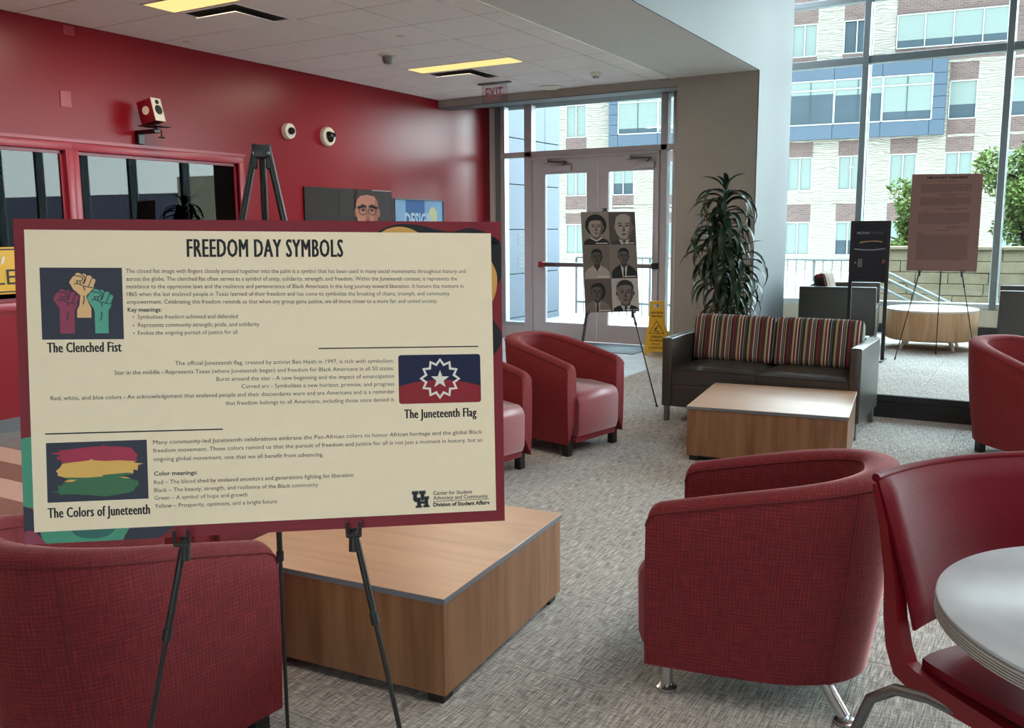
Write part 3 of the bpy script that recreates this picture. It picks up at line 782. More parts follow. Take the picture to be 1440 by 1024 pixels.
for side, x in ((0, .0), (1, Wd)):
    fr = MB()
    w_ = .017
    def quadstrip(path, wid, fr=fr, x=x):
        k = len(fr.v)
        for i, (y, z) in enumerate(path):
            d = (path[min(i+1, len(path)-1)][0]-path[max(i-1, 0)][0], path[min(i+1, len(path)-1)][1]-path[max(i-1, 0)][1]); l = math.hypot(*d); nx_, nz_ = -d[1]/l, d[0]/l
            ww = wid[i]
            for (sx2, s2) in ((-1, -1), (1, -1), (1, 1), (-1, 1)): fr.v.append((x+sx2*w_*(1), y+nx_*s2*ww, z+nz_*s2*ww))
        for i in range(len(path)-1):
            for j in range(4): fr.f.append((k+i*4+j, k+i*4+(j+1) % 4, k+(i+1)*4+(j+1) % 4, k+(i+1)*4+j))
        fr.f.append((k+3, k+2, k+1, k)); e = k+(len(path)-1)*4; fr.f.append((e, e+1, e+2, e+3))
    quadstrip([(.150, .835), (.115, .74), (.085, .62), (.075, .52), (.058, .45), (.035, .405), (-.01, .392), (-.10, .39), (-.25, .388), (-.40, .385)], [.006, .012, .017, .022, .027, .030, .028, .025, .020, .012])
    fr.build('side_frame', 'frame_red', dc, 35)
    o_x = -.01 if side == 0 else .01
    MB().tube([(x-(.0), -.16, .375), (x+o_x, -.05, .372), (x+o_x*2, .04, .35), (x+o_x*4, .10, .30), (x+o_x*5, .15, .16), (x+o_x*6, .19, .008)], [.014, .0145, .0145, .014, .013, .012], 12).build('rear_leg', 'steel_grey', dc)
    MB().tube([(x, -.16, .375), (x+o_x, -.28, .36), (x+o_x*3, -.31, .28), (x+o_x*4, -.315, .14), (x+o_x*5, -.32, .008)], .0135, 12).build('front_leg', 'steel_grey', dc)
MB().bbox(.02, -.30, .385, Wd-.02, -.06, .42, .006, 2).build('seat_pan', 'black_plastic', dc)

# ============================================================ EASELS AND BOARDS
def rotm(a, b_, c):
    return Matrix.Rotation(c, 3, 'Z') @ Matrix.Rotation(a, 3, 'X') @ Matrix.Rotation(b_, 3, 'Y')
def easel(label, Mb, c, apex, slope, spread_z, rear, r=.008, floor_z=0, clip_x=.155, clip_z=-.31, cat='easel', back=.017):
    """front legs lie in the plane just behind the board; local coordinates of the board frame."""
    e = thing('easel', label, cat)
    def W_(x, y, z): return Vector(c)+Mb @ Vector((x, y, z))
    ap = W_(apex[0], back, apex[1])
    feet = []
    for s in (-1, 1):
        p0 = W_(apex[0]+s*.012, back, apex[1])
        p1 = W_(apex[0]+s*(.012+slope), back, apex[1]-1.0); d = p1-p0; tt = (floor_z+.004-p0.z)/d.z; p1 = p0+d*tt
        mid = p0+(p1-p0)*.58
        l = MB().tube([p0, mid], r*1.12, 10).tube([mid, p1], r*.82, 10)
        lo = l.build('leg', 'black_metal', e)
        MB().tube([mid-(p1-p0).normalized()*.012, mid+(p1-p0).normalized()*.012], r*1.5, 10).build('collar', 'black_plastic', lo)
        MB().tube([p1-(p1-p0).normalized()*.02, p1+Vector((0, 0, .0))], r*1.15, 10).build('rubber_foot', 'rubber', lo)
        zc = clip_z; xc = apex[0]+s*(.012+slope*(apex[1]-zc))
        cl = MB(); b0 = W_(xc, back, zc-.02)
        cl.tube([b0, W_(xc, back-.004, zc-.012), W_(xc, -.022, zc-.010)], r*.8, 8)
        cl.tube([W_(xc-.013, -.022, zc-.010), W_(xc+.013, -.022, zc-.010)], r*.7, 8)
        for q in (-1, 1): cl.tube([W_(xc+q*.012, -.022, zc-.012), W_(xc+q*.013, -.024, zc+.018)], r*.55, 8)
        cl.tube([W_(xc-.001, back, zc-.05), W_(xc, back, zc+.0)], r*1.6, 10)
        cl.build('ledge_clip', 'black_plastic', e)
    p0 = ap+Mb @ Vector((0, .012, 0)); p1 = Vector(rear)
    mid = p0+(p1-p0)*.58
    lo = MB().tube([p0, mid], r*1.12, 10).tube([mid, p1], r*.82, 10).build('leg', 'black_metal', e)
    MB().tube([mid-(p1-p0).normalized()*.012, mid+(p1-p0).normalized()*.012], r*1.5, 10).build('collar', 'black_plastic', lo)
    MB().tube([p1-(p1-p0).normalized()*.02, p1], r*1.15, 10).build('rubber_foot', 'rubber', lo)
    M4 = Matrix.Translation(ap) @ Mb.to_4x4() @ Matrix.Scale(.78, 4)
    MB().bbox(-.022, -.012, -.022, .022, .022, .010, .004, 2, M4).bbox(-.024, -.008, -.05, -.010, .010, .012, .003, 1, M4).bbox(.010, -.008, -.05, .024, .010, .012, .003, 1, M4).build('head', 'black_plastic', e)
    bolts = MB()
    for s in (-1, 1): bolts.lathe([(.004, 0), (.004, .003)], 10, M4 @ Matrix.Translation((s*.017, -.009, -.012)) @ Matrix.Rotation(PI/2, 4, 'X'))
    bolts.build('bolt', 'chrome', e)
    return e

# --- main board
BM = rotm(-.107, .012, .70); BC = Vector((-1.281, 1.257, 1.178)); BW, BH = .9144, .6096
board = thing('poster_board', 'large landscape foam board titled FREEDOM DAY SYMBOLS on the foreground easel', 'poster board', BC)
board.rotation_mode = 'QUATERNION'; board.rotation_quaternion = BM.to_quaternion()
MB().box(-BW/2, -.0005, -BH/2, BW/2, .006, BH/2).build('foam_core', flat('foam_white', (206, 196, 190)), board, 0)
def onb(u, v):
    n_ = BM @ Vector((0, 1, 0)); d = ray(u, v); t = ((BC-O).dot(n_))/d.dot(n_); q = BM.transposed() @ (O+d*t-BC); return q.x, q.z
def bpoly(mb, pts, y, raw=False):
    P = [p if raw else onb(*p) for p in pts]
    P = [(max(-BW/2, min(BW/2, x)), max(-BH/2, min(BH/2, z))) for x, z in P]
    mb.poly([(x, y, z) for x, z in P]); return mb
def smoothpts(pts, n=6, closed=False):
    out = []; N_ = len(pts)
    for i in range(N_-(0 if closed else 1)):
        p0, p1, p2, p3 = [pts[(i+k) % N_] if closed else pts[min(max(i+k, 0), N_-1)] for k in (-1, 0, 1, 2)]
        for j in range(n):
            t = j/n; out.append(tuple(.5*((2*p1[k])+(-p0[k]+p2[k])*t+(2*p0[k]-5*p1[k]+4*p2[k]-p3[k])*t*t+(-p0[k]+3*p1[k]-3*p2[k]+p3[k])*t**3) for k in (0, 1)))
    if not closed: out.append(pts[-1])
    return out
L1, L2, L3, L4, L5 = -.0008, -.0011, -.0014, -.0017, -.0020
MB().poly([(-BW/2, L1, -BH/2), (BW/2, L1, -BH/2), (BW/2, L1, BH/2), (-BW/2, L1, BH/2)]).build('printed_border', flat('print_crimson', (122, 30, 44)), board, 0)
P_BLACK = flat('print_black', (24, 24, 32)); P_NAVY = flat('print_slate', (50, 52, 68)); P_OCHRE = flat('print_ochre', (206, 154, 84)); P_GREEN = flat('print_green', (74, 148, 122)); P_DGREEN = flat('print_dark_green', (52, 104, 100))
def curvy(name, pts, y, mt):
    mb = MB(); bpoly(mb, smoothpts(pts, 6), y); mb.build(name, mt, board, 0)
curvy('printed_wave', [(520, 330), (532, 325), (548, 318), (566, 315), (590, 317), (610, 322), (632, 326), (645, 324), (658, 321), (672, 323), (690, 331), (690, 345), (520, 345)], L2, P_BLACK)
curvy('printed_wave', [(532, 330), (545, 322), (562, 319), (580, 323), (592, 334), (560, 345), (532, 340)], L3, P_OCHRE)
curvy('printed_wave', [(685, 332), (696, 334), (703, 343), (706, 356), (706, 385), (702, 396), (696, 405), (688, 400), (680, 370)], L2, P_BLACK)
curvy('printed_wave', [(686, 360), (692, 370), (698, 384), (699, 398), (697, 412), (692, 424), (686, 424), (682, 400)], L3, P_OCHRE)
curvy('printed_wave', [(686, 440), (695, 452), (704, 466), (705, 480), (700, 492), (692, 500), (686, 505), (684, 470)], L2, P_BLACK)
curvy('printed_wave', [(28, 618), (46, 616), (52, 640), (54, 700), (54, 722), (44, 714), (32, 712), (29, 650)], L2, P_GREEN)
curvy('printed_wave', [(31, 712), (40, 714), (50, 722), (56, 745), (62, 763), (66, 766), (34, 768)], L3, P_NAVY)
curvy('printed_wave', [(33, 750), (42, 746), (52, 750), (60, 758), (65, 768), (34, 770)], L4, flat('print_plum', (140, 62, 84)))
curvy('printed_wave', [(50, 735), (64, 766), (100, 766), (170, 762), (176, 752), (184, 740), (100, 735)], L2, P_GREEN)
curvy('printed_wave', [(96, 735), (102, 748), (112, 755), (132, 757), (150, 754), (162, 745), (168, 735)], L3, P_DGREEN)
curvy('printed_wave', [(172, 763), (178, 750), (186, 740), (210, 735), (250, 735), (240, 744), (226, 754), (212, 760), (190, 764)], L4, P_NAVY)
mb = MB(); bpoly(mb, [(34.3, 323), (690, 328.3), (697.5, 717.5), (48.8, 748.5)], L5); mb.build('printed_panel', flat('print_cream', (240, 222, 194), .5), board, 0)
T1, T2, T3, T4, T5 = -.0023, -.0026, -.0029, -.0032, -.0035
INK = flat('ink', (28, 28, 32)); INK2 = flat('ink_grey', (48, 44, 48))
def line_text(mb, s, p0, p1, cap, bold=0, y=T1, align='LEFT', thick=0, spacing=1.0):
    a = onb(*p0); b2 = onb(*p1); w_ = math.hypot(b2[0]-a[0], b2[1]-a[1])
    put_text(mb, s, a[0], a[1], w_, cap, bold, 'LEFT', y, None, math.atan2(b2[1]-a[1], b2[0]-a[0]), spacing, thick)
capm = .0345
def caph(px, p): return abs(onb(p[0], p[1]-px)[1]-onb(*p)[1])
mb = MB(); line_text(mb, 'FREEDOM DAY SYMBOLS', (264, 361.5), (482, 361.5), caph(25, (370, 361)), 0, thick=.0012, spacing=1.12); mb.build('title_lettering', INK, board, 0)
mb = MB()
line_text(mb, 'The Clenched Fist', (67.5, 496), (171, 494.5), caph(14, (120, 495)), .0, thick=.0008, spacing=1.08)
mb.build('heading_lettering', INK, board, 0); mb = MB()
line_text(mb, 'The Juneteenth Flag', (569, 588.5), (669.5, 585.5), caph(12.5, (620, 587)), .0, thick=.0008, spacing=1.08)
mb.build('heading_lettering', INK, board, 0); mb = MB()
line_text(mb, 'The Colors of Juneteenth', (68.5, 728.5), (211, 722.5), caph(14, (140, 726)), .0, thick=.0008, spacing=1.08)
mb.build('heading_lettering', INK, board, 0)
mb = MB(); cb_ = caph(5.7, (400, 400))
for s, p0, p1 in [
 ('The closed fist image with fingers closely pressed together into the palm is a symbol that has been used in many social movements throughout history and', (177.5, 384), (654.5, 384.2)),
 ('across the globe. The clenched fist often serves as a symbol of unity, solidarity, strength, and freedom. Within the Juneteenth context, it represents the', (178, 395), (642.5, 394.6)),
 ('resistance to the oppressive laws and the resilience and perseverance of Black Americans in the long journey toward liberation. It honors the moment in', (178.5, 405.7), (651.5, 405)),
 ('1865 when the last enslaved people in Texas learned of their freedom and has come to symbolize the breaking of chains, triumph, and community', (179, 416.5), (632, 415.5)),
 ('empowerment. Celebrating this freedom reminds us that when any group gains justice, we all move closer to a more fair and united society.', (179, 427.4), (615, 426)),
 ('Symbolizes freedom achieved and defended', (194, 448.5), (334.5, 447.6)), ('Represents community strength, pride, and solidarity', (194.5, 460), (365, 458.6)), ('Evokes the ongoing pursuit of justice for all', (194.5, 471), (334, 469.6)),
 ('The official Juneteenth flag, created by activist Ben Haith in 1997, is rich with symbolism:', (246.7, 513.6), (553.5, 510)),
 ('Star in the middle - Represents Texas (where Juneteenth began) and freedom for Black Americans in all 50 states.', (161.5, 527), (554, 520.5)),
 ('Burst around the star - A new beginning and the impact of emancipation', (304.7, 535.8), (554, 531.4)),
 ('Curved arc - Symbolizes a new horizon, promise, and progress', (339.8, 546), (554.3, 542.5)),
 ('Red, white, and blue colors - An acknowledgement that enslaved people and their descendants were and are Americans and is a reminder', (71.8, 563), (554.7, 553.2)),
 ('that freedom belongs to all Americans, including those once denied it.', (317.4, 569.7), (555, 564.4)),
 ('Many community-led Juneteenth celebrations embrace the Pan-African colors to honor African heritage and the global Black', (215.8, 624.8), (678, 609.6)),
 ('freedom movement. These colors remind us that the pursuit of freedom and justice for all is not just a moment in history, but an', (215.8, 636.4), (678.3, 621)),
 ('ongoing global movement, one that we all benefit from advancing.', (216, 648.4), (455, 641.6)),
 ('Red \u2013 The blood shed by enslaved ancestors and generations fighting for liberation', (217, 681), (497, 670.4)),
 ('Black \u2013 The beauty, strength, and resilience of the Black community', (217.3, 692), (447.5, 684)),
 ('Green \u2013 A symbol of hope and growth', (217.7, 703), (348.3, 698)), ('Yellow \u2013 Prosperity, optimism, and a bright future', (218, 714.3), (389.5, 707.5))]:
    line_text(mb, s, p0, p1, cb_)
for p in ((188, 446), (188.3, 457.6), (188.6, 468.6)):
    a = onb(*p); mb.poly([(a[0]+.0013*math.cos(t*PI/4), T1, a[1]+.0013*math.sin(t*PI/4)) for t in range(8)])
tag(mb.build('body_lettering', INK2, board, 0), kind='stuff')
mb = MB(); line_text(mb, 'Key meanings:', (180, 438.6), (227.5, 438.2), cb_, .03); mb.build('subheading_lettering', INK2, board, 0); mb = MB(); line_text(mb, 'Color meanings:', (217, 668.8), (278, 667), cb_, .03); mb.build('subheading_lettering', INK2, board, 0)
mb = MB(); bpoly(mb, [(448, 489.4), (672.5, 486.4), (672.5, 488.0), (448, 491)], T1); mb.build('printed_rule', INK, board, 0); mb = MB(); bpoly(mb, [(64, 609.4), (313.8, 602.6), (313.8, 604.4), (64, 611.2)], T1); mb.build('printed_rule', INK, board, 0)
# fist picture
mb = MB(); bpoly(mb, [(56, 376.4), (171.8, 376.8), (174.8, 477), (60, 477.8)], T1); mb.build('printed_picture', P_NAVY, board, 0)
Z1 = 130/1024
def zp(l): return [(50+x*Z1, 370+y*Z1) for x, y in l]
fist_tan = [(376, 214), (398, 178), (420, 148), (440, 140), (446, 118), (470, 108), (500, 116), (512, 126), (536, 116), (560, 126), (570, 142), (600, 138), (626, 150), (628, 172), (650, 174), (668, 186), (664, 210), (648, 250), (656, 268), (640, 286), (600, 330), (575, 352), (566, 380), (590, 440), (622, 500), (624, 606), (466, 606), (466, 520), (490, 470), (502, 360), (450, 315), (420, 290), (398, 250)]
def shift(l, dx, dy): return [(x+dx, y+dy) for x, y in l]
arm = lambda dx, dy, x0, x1, yb: [(376+dx, 214+dy), (398+dx, 178+dy), (420+dx, 148+dy), (440+dx, 140+dy), (446+dx, 118+dy), (470+dx, 108+dy), (500+dx, 116+dy), (512+dx, 126+dy), (536+dx, 116+dy), (560+dx, 126+dy), (570+dx, 142+dy), (600+dx, 138+dy), (626+dx, 150+dy), (628+dx, 172+dy), (650+dx, 174+dy), (668+dx, 186+dy), (664+dx, 210+dy), (648+dx, 250+dy), (652+dx, 275+dy), (640+dx, 310+dy), (618+dx, 345+dy), (x1, 560), (x1+4, yb), (x0+8, yb), (x0, 540), (452+dx, 322+dy), (425+dx, 290+dy), (398+dx, 250+dy)]
def fist(name, pts, dx, dy, mt, y0):
    mb = MB(); bpoly(mb, zp(pts), y0); mb.build(name, mt, board, 0)
    ln = MB()
    def st(l, w_=5):
        P = [onb(*p) for p in zp(shift(l, dx, dy))]; hw_ = w_*Z1*.00062
        for i in range(len(P)-1):
            (x0, z0), (x1, z1) = P[i], P[i+1]; L_ = math.hypot(x1-x0, z1-z0) or 1; nx_, nz_ = -(z1-z0)/L_*hw_*2, (x1-x0)/L_*hw_*2
            ln.poly([(x0+nx_, y0-.0003, z0+nz_), (x1+nx_, y0-.0003, z1+nz_), (x1-nx_, y0-.0003, z1-nz_), (x0-nx_, y0-.0003, z0-nz_)])
    st([(440, 140), (500, 148), (526, 160), (524, 190), (500, 200), (466, 196), (455, 206)]); st([(512, 126), (540, 140), (548, 160), (545, 200), (520, 232)])
    st([(570, 142), (560, 180), (540, 236)]); st([(628, 172), (612, 210), (590, 262)]); st([(430, 232), (460, 226), (500, 238), (530, 252), (545, 280), (548, 305)]); st([(540, 256), (590, 266), (630, 276), (655, 262)]); st([(466, 200), (466, 226)]); st([(500, 204), (500, 234)])
    st([(540, 360), (545, 400), (532, 460)], 6)
    ln.build('printed_line', P_NAVY, board, 0)
fist('printed_fist', fist_tan, 0, 0, flat('print_tan', (228, 184, 132)), T2)
fist('printed_fist', arm(-178, 180, 272, 440, 782), -178, 180, flat('print_red_fist', (146, 62, 88)), T4)
fist('printed_fist', arm(196, 178, 660, 812, 778), 196, 178, flat('print_teal', (88, 164, 144)), T4)
# flag
def fp(l): s_ = 140/1303; return [(550+x*s_, 490+y*s_) for x, y in l]
rr = []
corners = [((92, 88), (1163, 73), (1176, 700), (104, 727))]
def rounded(c, f):
    out = []
    for i in range(4):
        p = Vector(c[i]); a = Vector(c[i-1]); b2 = Vector(c[(i+1) % 4]); pa = p+(a-p).normalized()*f; pb = p+(b2-p).normalized()*f
        for t in range(6): t /= 5; out.append(tuple(pa*(1-t)**2+p*2*t*(1-t)+pb*t*t))
    return out
mb = MB(); bpoly(mb, fp(rounded(corners[0], 40)), T1); mb.build('printed_flag', flat('print_flag_blue', (20, 24, 62)), board, 0)
arcp = []
for i in range(17):
    t = i/16; x = 101+(1172-101)*t; y = (500+(488-500)*t)-85*(1-(2*t-1)**2)*1.0; arcp.append((x, y))
rc = rounded(corners[0], 40)
low = [p for p in rc if p[1] > 560]
low = sorted([p for p in low if p[0] > 600], key=lambda p: p[1]-p[0]*.001)+sorted([p for p in low if p[0] < 600], key=lambda p: -p[0]*1.0)
mb = MB(); bpoly(mb, fp(arcp+rc[12:18]+rc[18:24]), T2); mb.build('printed_flag', flat('print_flag_red', (138, 28, 42)), board, 0)
W_INK = flat('print_white', (226, 220, 214))
def star(cx, cy, ro, ri, n_, rot=-PI/2, sx_=1.0): return [(cx+sx_*(ro if i % 2 == 0 else ri)*math.cos(rot+PI*i/n_), cy+(ro if i % 2 == 0 else ri)*math.sin(rot+PI*i/n_)) for i in range(2*n_)]
mb = MB(); o1 = fp(star(638, 395, 268, 205, 12)); i1 = fp(star(638, 395, 226, 168, 12))
for i in range(24): bpoly(mb, [o1[i], o1[(i+1) % 24], i1[(i+1) % 24], i1[i]], T3)
s5 = star(638, 405, 122, 50, 5); c5_ = (638, 405)
for i in range(10): bpoly(mb, fp([s5[i], s5[(i+1) % 10], c5_]), T3)
mb.build('printed_star', W_INK, board, 0)
# brush-stroke picture
def cp(l): s_ = 165/1300; return [(55+x*s_, 610+y*s_) for x, y in l]
mb = MB(); bpoly(mb, cp([(80, 103), (1195, 65), (1216, 716), (98, 764)]), T1); mb.build('printed_picture', P_NAVY, board, 0)
mb = MB(); bpoly(mb, cp([(215, 186), (340, 172), (470, 158), (600, 142), (700, 136), (722, 122), (740, 138), (880, 140), (1020, 152), (1050, 180), (1060, 196), (1100, 236), (1080, 262), (1092, 300), (600, 320), (262, 322), (240, 285), (205, 292), (198, 262), (250, 240), (200, 232), (132, 216), (190, 206), (250, 204)]), T2); mb.build('printed_stroke', flat('print_rose', (166, 48, 78)), board, 0)
mb = MB(); bpoly(mb, cp([(262, 330), (400, 312), (560, 294), (578, 276), (610, 292), (740, 300), (900, 292), (1080, 302), (1050, 318), (1160, 328), (1100, 345), (1095, 405), (1052, 392), (1045, 440), (800, 460), (520, 492), (300, 488), (208, 462), (215, 440), (192, 412), (240, 370)]), T3); mb.build('printed_stroke', flat('print_yellow', (226, 178, 96)), board, 0)
mb = MB(); bpoly(mb, cp([(300, 484), (560, 484), (720, 470), (700, 456), (860, 440), (960, 430), (1035, 430), (1020, 452), (900, 470), (1000, 495), (1110, 520), (1095, 540), (1115, 560), (1070, 590), (1060, 625), (1000, 650), (880, 668), (740, 692), (560, 678), (330, 668), (215, 676), (250, 655), (140, 648), (220, 638), (215, 575), (262, 570), (270, 545), (330, 540)]), T4); mb.build('printed_stroke', flat('print_forest', (62, 110, 80)), board, 0)
mb = MB(); bpoly(mb, cp([(286, 526), (340, 508), (430, 506), (380, 530), (300, 534)]), T5); bpoly(mb, cp([(892, 474), (960, 474), (1025, 490), (960, 490)]), T5); mb.build('printed_stroke', flat('print_yellow', (226, 178, 96)), board, 0)
# institution mark: interlocking block letters and three lines of text
def lp(l): s_ = 125/1440; return [(575+x*s_, 680+y*s_) for x, y in l]
def block_letters(y, mt, g):
    mb = MB()
    for q in ([(52-g, 130-g), (146+g, 124-g), (148+g, 166+g), (128+g, 168+g), (126+g, 240), (150, 262), (150, 300+g), (95, 290+g), (72-g, 262), (72-g, 172+g), (54-g, 174+g)],
              [(168-g, 124-g), (262+g, 118-g), (264+g, 160+g), (244+g, 162+g), (246+g, 250), (215, 285+g), (200, 265), (196-g, 240), (192-g, 166+g), (170-g, 168+g)],
              [(118-g, 232-g), (188+g, 228-g), (190+g, 352), (206+g, 354), (208+g, 382+g), (116-g, 388+g), (114-g, 360-g), (138-g, 356), (134-g, 262), (120-g, 262)],
              [(246-g, 214-g), (318+g, 208-g), (322+g, 246+g), (304+g, 250), (308+g, 346), (326+g, 346), (328+g, 374+g), (238-g, 380+g), (236-g, 352-g), (256-g, 350), (252-g, 250+g), (248-g, 246)],
              [(180, 292-g), (262, 288-g), (262, 318+g), (180, 322+g)]):
        bpoly(mb, lp(q), y)
    return mb.build('emblem', mt, board, 0)
block_letters(T1, flat('print_grey', (120, 118, 112)), 9); block_letters(T2, INK, -2)
mb = MB()
line_text(mb, 'Center for Student', lp([(392, 184)])[0], lp([(1022, 158)])[0], caph(5.2, (640, 700)), .015)
line_text(mb, 'Advocacy and Community', lp([(392, 262)])[0], lp([(1278, 226)])[0], caph(5.2, (640, 700)), .015)
line_text(mb, 'Division of Student Affairs', lp([(394, 372)])[0], lp([(1302, 332)])[0], caph(5.2, (640, 700)), .05)
bpoly(mb, lp([(392, 286), (1300, 240), (1300, 248), (392, 294)]), T1)
mb.build('emblem_lettering', INK, board, 0)
easel('black folding easel carrying the large text board in the foreground', BM, BC, (-.01, .445), .200, 0, tuple(on(407, 1076, 2, .004)), r=.0062, clip_z=-.305)

# --- portraits
def ell(cx, cy, rx, ry, n_=20, a0=0, a1=2*PI): return [(cx+rx*math.cos(a0+(a1-a0)*i/n_), cy+ry*math.sin(a0+(a1-a0)*i/n_)) for i in range(n_ if abs(a1-a0-2*PI) < 1e-6 else n_+1)]
def portrait(parent, x0, z0, w_, h_, sp, y, tones, fx=.5, fy=.6, fr=.2, hair='short', dress='suit', glasses=False, turn=0):
    """flat printed head-and-shoulders picture; unit cell 0..1"""
    def tr(l): return [(x0+p[0]*w_, z0+p[1]*h_) for p in l]
    step = sp; L = [y]
    def lay(name, shapes, c, k):
        mb = MB()
        for s in shapes:
            q = [(min(1, max(0, a)), min(1, max(0, b2))) for a, b2 in s]
            mb.poly([(a, y-step*k, b2) for a, b2 in tr(q)])
        mb.build(name, flat('tone_%d_%d_%d' % c, c), parent, 0)
    bgc, skin, dark, light, cloth, shade = tones
    lay('printed_background', [[(0, 0), (1, 0), (1, 1), (0, 1)]], bgc, 0)
    ar = w_/h_
    rx, ry = fr, fr*1.32*ar
    sh = fy-ry
    lay('printed_shoulders', [[(fx-.48, 0), (fx-.46, sh*.45), (fx-.34, sh*.72), (fx-.12, sh*.95), (fx+.12, sh*.95), (fx+.34, sh*.72), (fx+.46, sh*.45), (fx+.48, 0)]], cloth, 1)
    if hair == 'bob': lay('printed_hair', [ell(fx-turn*.2*rx, fy+ry*.22, rx*1.5, ry*1.12)], dark, 2)
    if hair == 'back': lay('printed_hair', [ell(fx+rx*.45, fy+ry*.1, rx*1.1, ry*1.15)], dark, 2)
    lay('printed_neck', [[(fx-rx*.5, sh+ry*.4), (fx+rx*.5, sh+ry*.4), (fx+rx*.62, sh*.8), (fx, sh*.5), (fx-rx*.62, sh*.8)]], shade, 3)
    if dress == 'suit':
        lay('printed_shirt', [[(fx-rx*.62, sh*.92), (fx, sh*.62), (fx+rx*.62, sh*.92), (fx+rx*.3, 0), (fx-rx*.3, 0)]], light, 4)
        lay('printed_tie', [[(fx-rx*.14, sh*.66), (fx+rx*.14, sh*.66), (fx+rx*.2, 0), (fx-rx*.2, 0)]], dark, 5)
    elif dress == 'pearls':
        lay('printed_collar', [[(fx-rx*.9, sh*.86), (fx, sh*.42), (fx+rx*.9, sh*.86), (fx+rx*.7, sh*.95), (fx, sh*.55), (fx-rx*.7, sh*.95)]], light, 4)
    else:
        lay('printed_collar', [[(fx-rx*.8, sh*.95), (fx-rx*.1, sh*.6), (fx-rx*.5, sh*.5)], [(fx+rx*.8, sh*.95), (fx+rx*.1, sh*.6), (fx+rx*.5, sh*.5)]], light, 4)
    lay('printed_ear', [ell(fx-rx*1.0, fy-ry*.05, rx*.16, ry*.2, 10), ell(fx+rx*1.0, fy-ry*.05, rx*.16, ry*.2, 10)], shade, 6)
    lay('printed_face', [[(fx+rx*a, fy+ry*b2) for a, b2 in ((-.98, .35), (-.97, -.05), (-.88, -.45), (-.62, -.78), (-.3, -.98), (0, -1.03), (.3, -.98), (.62, -.78), (.88, -.45), (.97, -.05), (.98, .35), (.8, .78), (.4, .99), (0, 1.04), (-.4, .99), (-.8, .78))]], skin, 7)
    lay('printed_shading', [[(fx+rx*a, fy+ry*b2) for a, b2 in ((.98, .35), (.97, -.05), (.88, -.45), (.62, -.78), (.3, -.98), (.45, -.6), (.62, -.2), (.66, .4), (.8, .78))], [(fx-rx*.62+turn*.1*rx, fy+ry*.02), (fx-rx*.15+turn*.1*rx, fy+ry*.02), (fx-rx*.2, fy+ry*.16), (fx-rx*.56, fy+ry*.16)], [(fx+rx*.15, fy+ry*.02), (fx+rx*.62, fy+ry*.02), (fx+rx*.56, fy+ry*.16), (fx+rx*.2, fy+ry*.16)], [(fx-rx*.2, fy-ry*.36), (fx+rx*.2, fy-ry*.36), (fx+rx*.12, fy-ry*.08), (fx+rx*.02, fy+ry*.2)]], shade, 8)
    if hair in ('short', 'bob', 'back'):
        lay('printed_hair', [[(fx+rx*a, fy+ry*b2) for a, b2 in ((-1.03, .2), (-.9, .5), (-.6, .66), (0, .72), (.6, .66), (.9, .5), (1.03, .2), (1.04, .6), (.8, .95), (.4, 1.14), (0, 1.18), (-.4, 1.14), (-.8, .95), (-1.04, .6))]], dark, 9)
    else:
        lay('printed_hair', [[(fx+rx*a, fy+ry*b2) for a, b2 in ((-1.03, .1), (-.93, .35), (-.9, .6), (-1.0, .5))], [(fx+rx*a, fy+ry*b2) for a, b2 in ((1.03, .1), (.93, .35), (.9, .6), (1.0, .5))]], dark, 9)
    br = [[(fx+s*rx*a, fy+ry*b2) for a, b2 in ((.14, .24), (.4, .33), (.68, .25), (.68, .2), (.4, .26), (.14, .18))] for s in (-1, 1)]
    ey = [ell(fx+s*rx*.38, fy+ry*.06, rx*.15, ry*.06, 8) for s in (-1, 1)]
    no = [[(fx-rx*.2, fy-ry*.36), (fx+rx*.2, fy-ry*.36), (fx, fy-ry*.41)]]
    mo = [[(fx-rx*.34, fy-ry*.6), (fx, fy-ry*.56), (fx+rx*.34, fy-ry*.6), (fx, fy-ry*.7)]]
    lay('printed_features', br+ey+no+mo, dark, 10)
    if glasses:
        def ring(cx, cy, a, b2):
            o_ = ell(cx, cy, a, b2, 16); i_ = ell(cx, cy, a*.86, b2*.82, 16); return [[o_[i], o_[(i+1) % 16], i_[(i+1) % 16], i_[i]] for i in range(16)]
        lay('printed_glasses', ring(fx-rx*.42, fy+ry*.04, rx*.36, ry*.2)+ring(fx+rx*.42, fy+ry*.04, rx*.36, ry*.2)+[[(fx-rx*.9, fy+ry*.1), (fx-rx*.08, fy+ry*.2), (fx-rx*.08, fy+ry*.27), (fx-rx*.9, fy+ry*.22)], [(fx+rx*.9, fy+ry*.1), (fx+rx*.08, fy+ry*.2), (fx+rx*.08, fy+ry*.27), (fx+rx*.9, fy+ry*.22)]], (30, 22, 20), 11)
PM = rotm(-.194, -.002, .70); PC = Vector((-3.059, 6.833, 1.192)); PW, PH = .46, .83
pb_ = thing('poster_board', 'tall board with six black-and-white portraits on an easel before the glass doors', 'poster board', PC)
pb_.rotation_mode = 'QUATERNION'; pb_.rotation_quaternion = PM.to_quaternion()
MB().box(-PW/2, 0, -PH/2, PW/2, .006, PH/2).build('foam_core', flat('print_greybrown', (128, 118, 112)), pb_, 0)
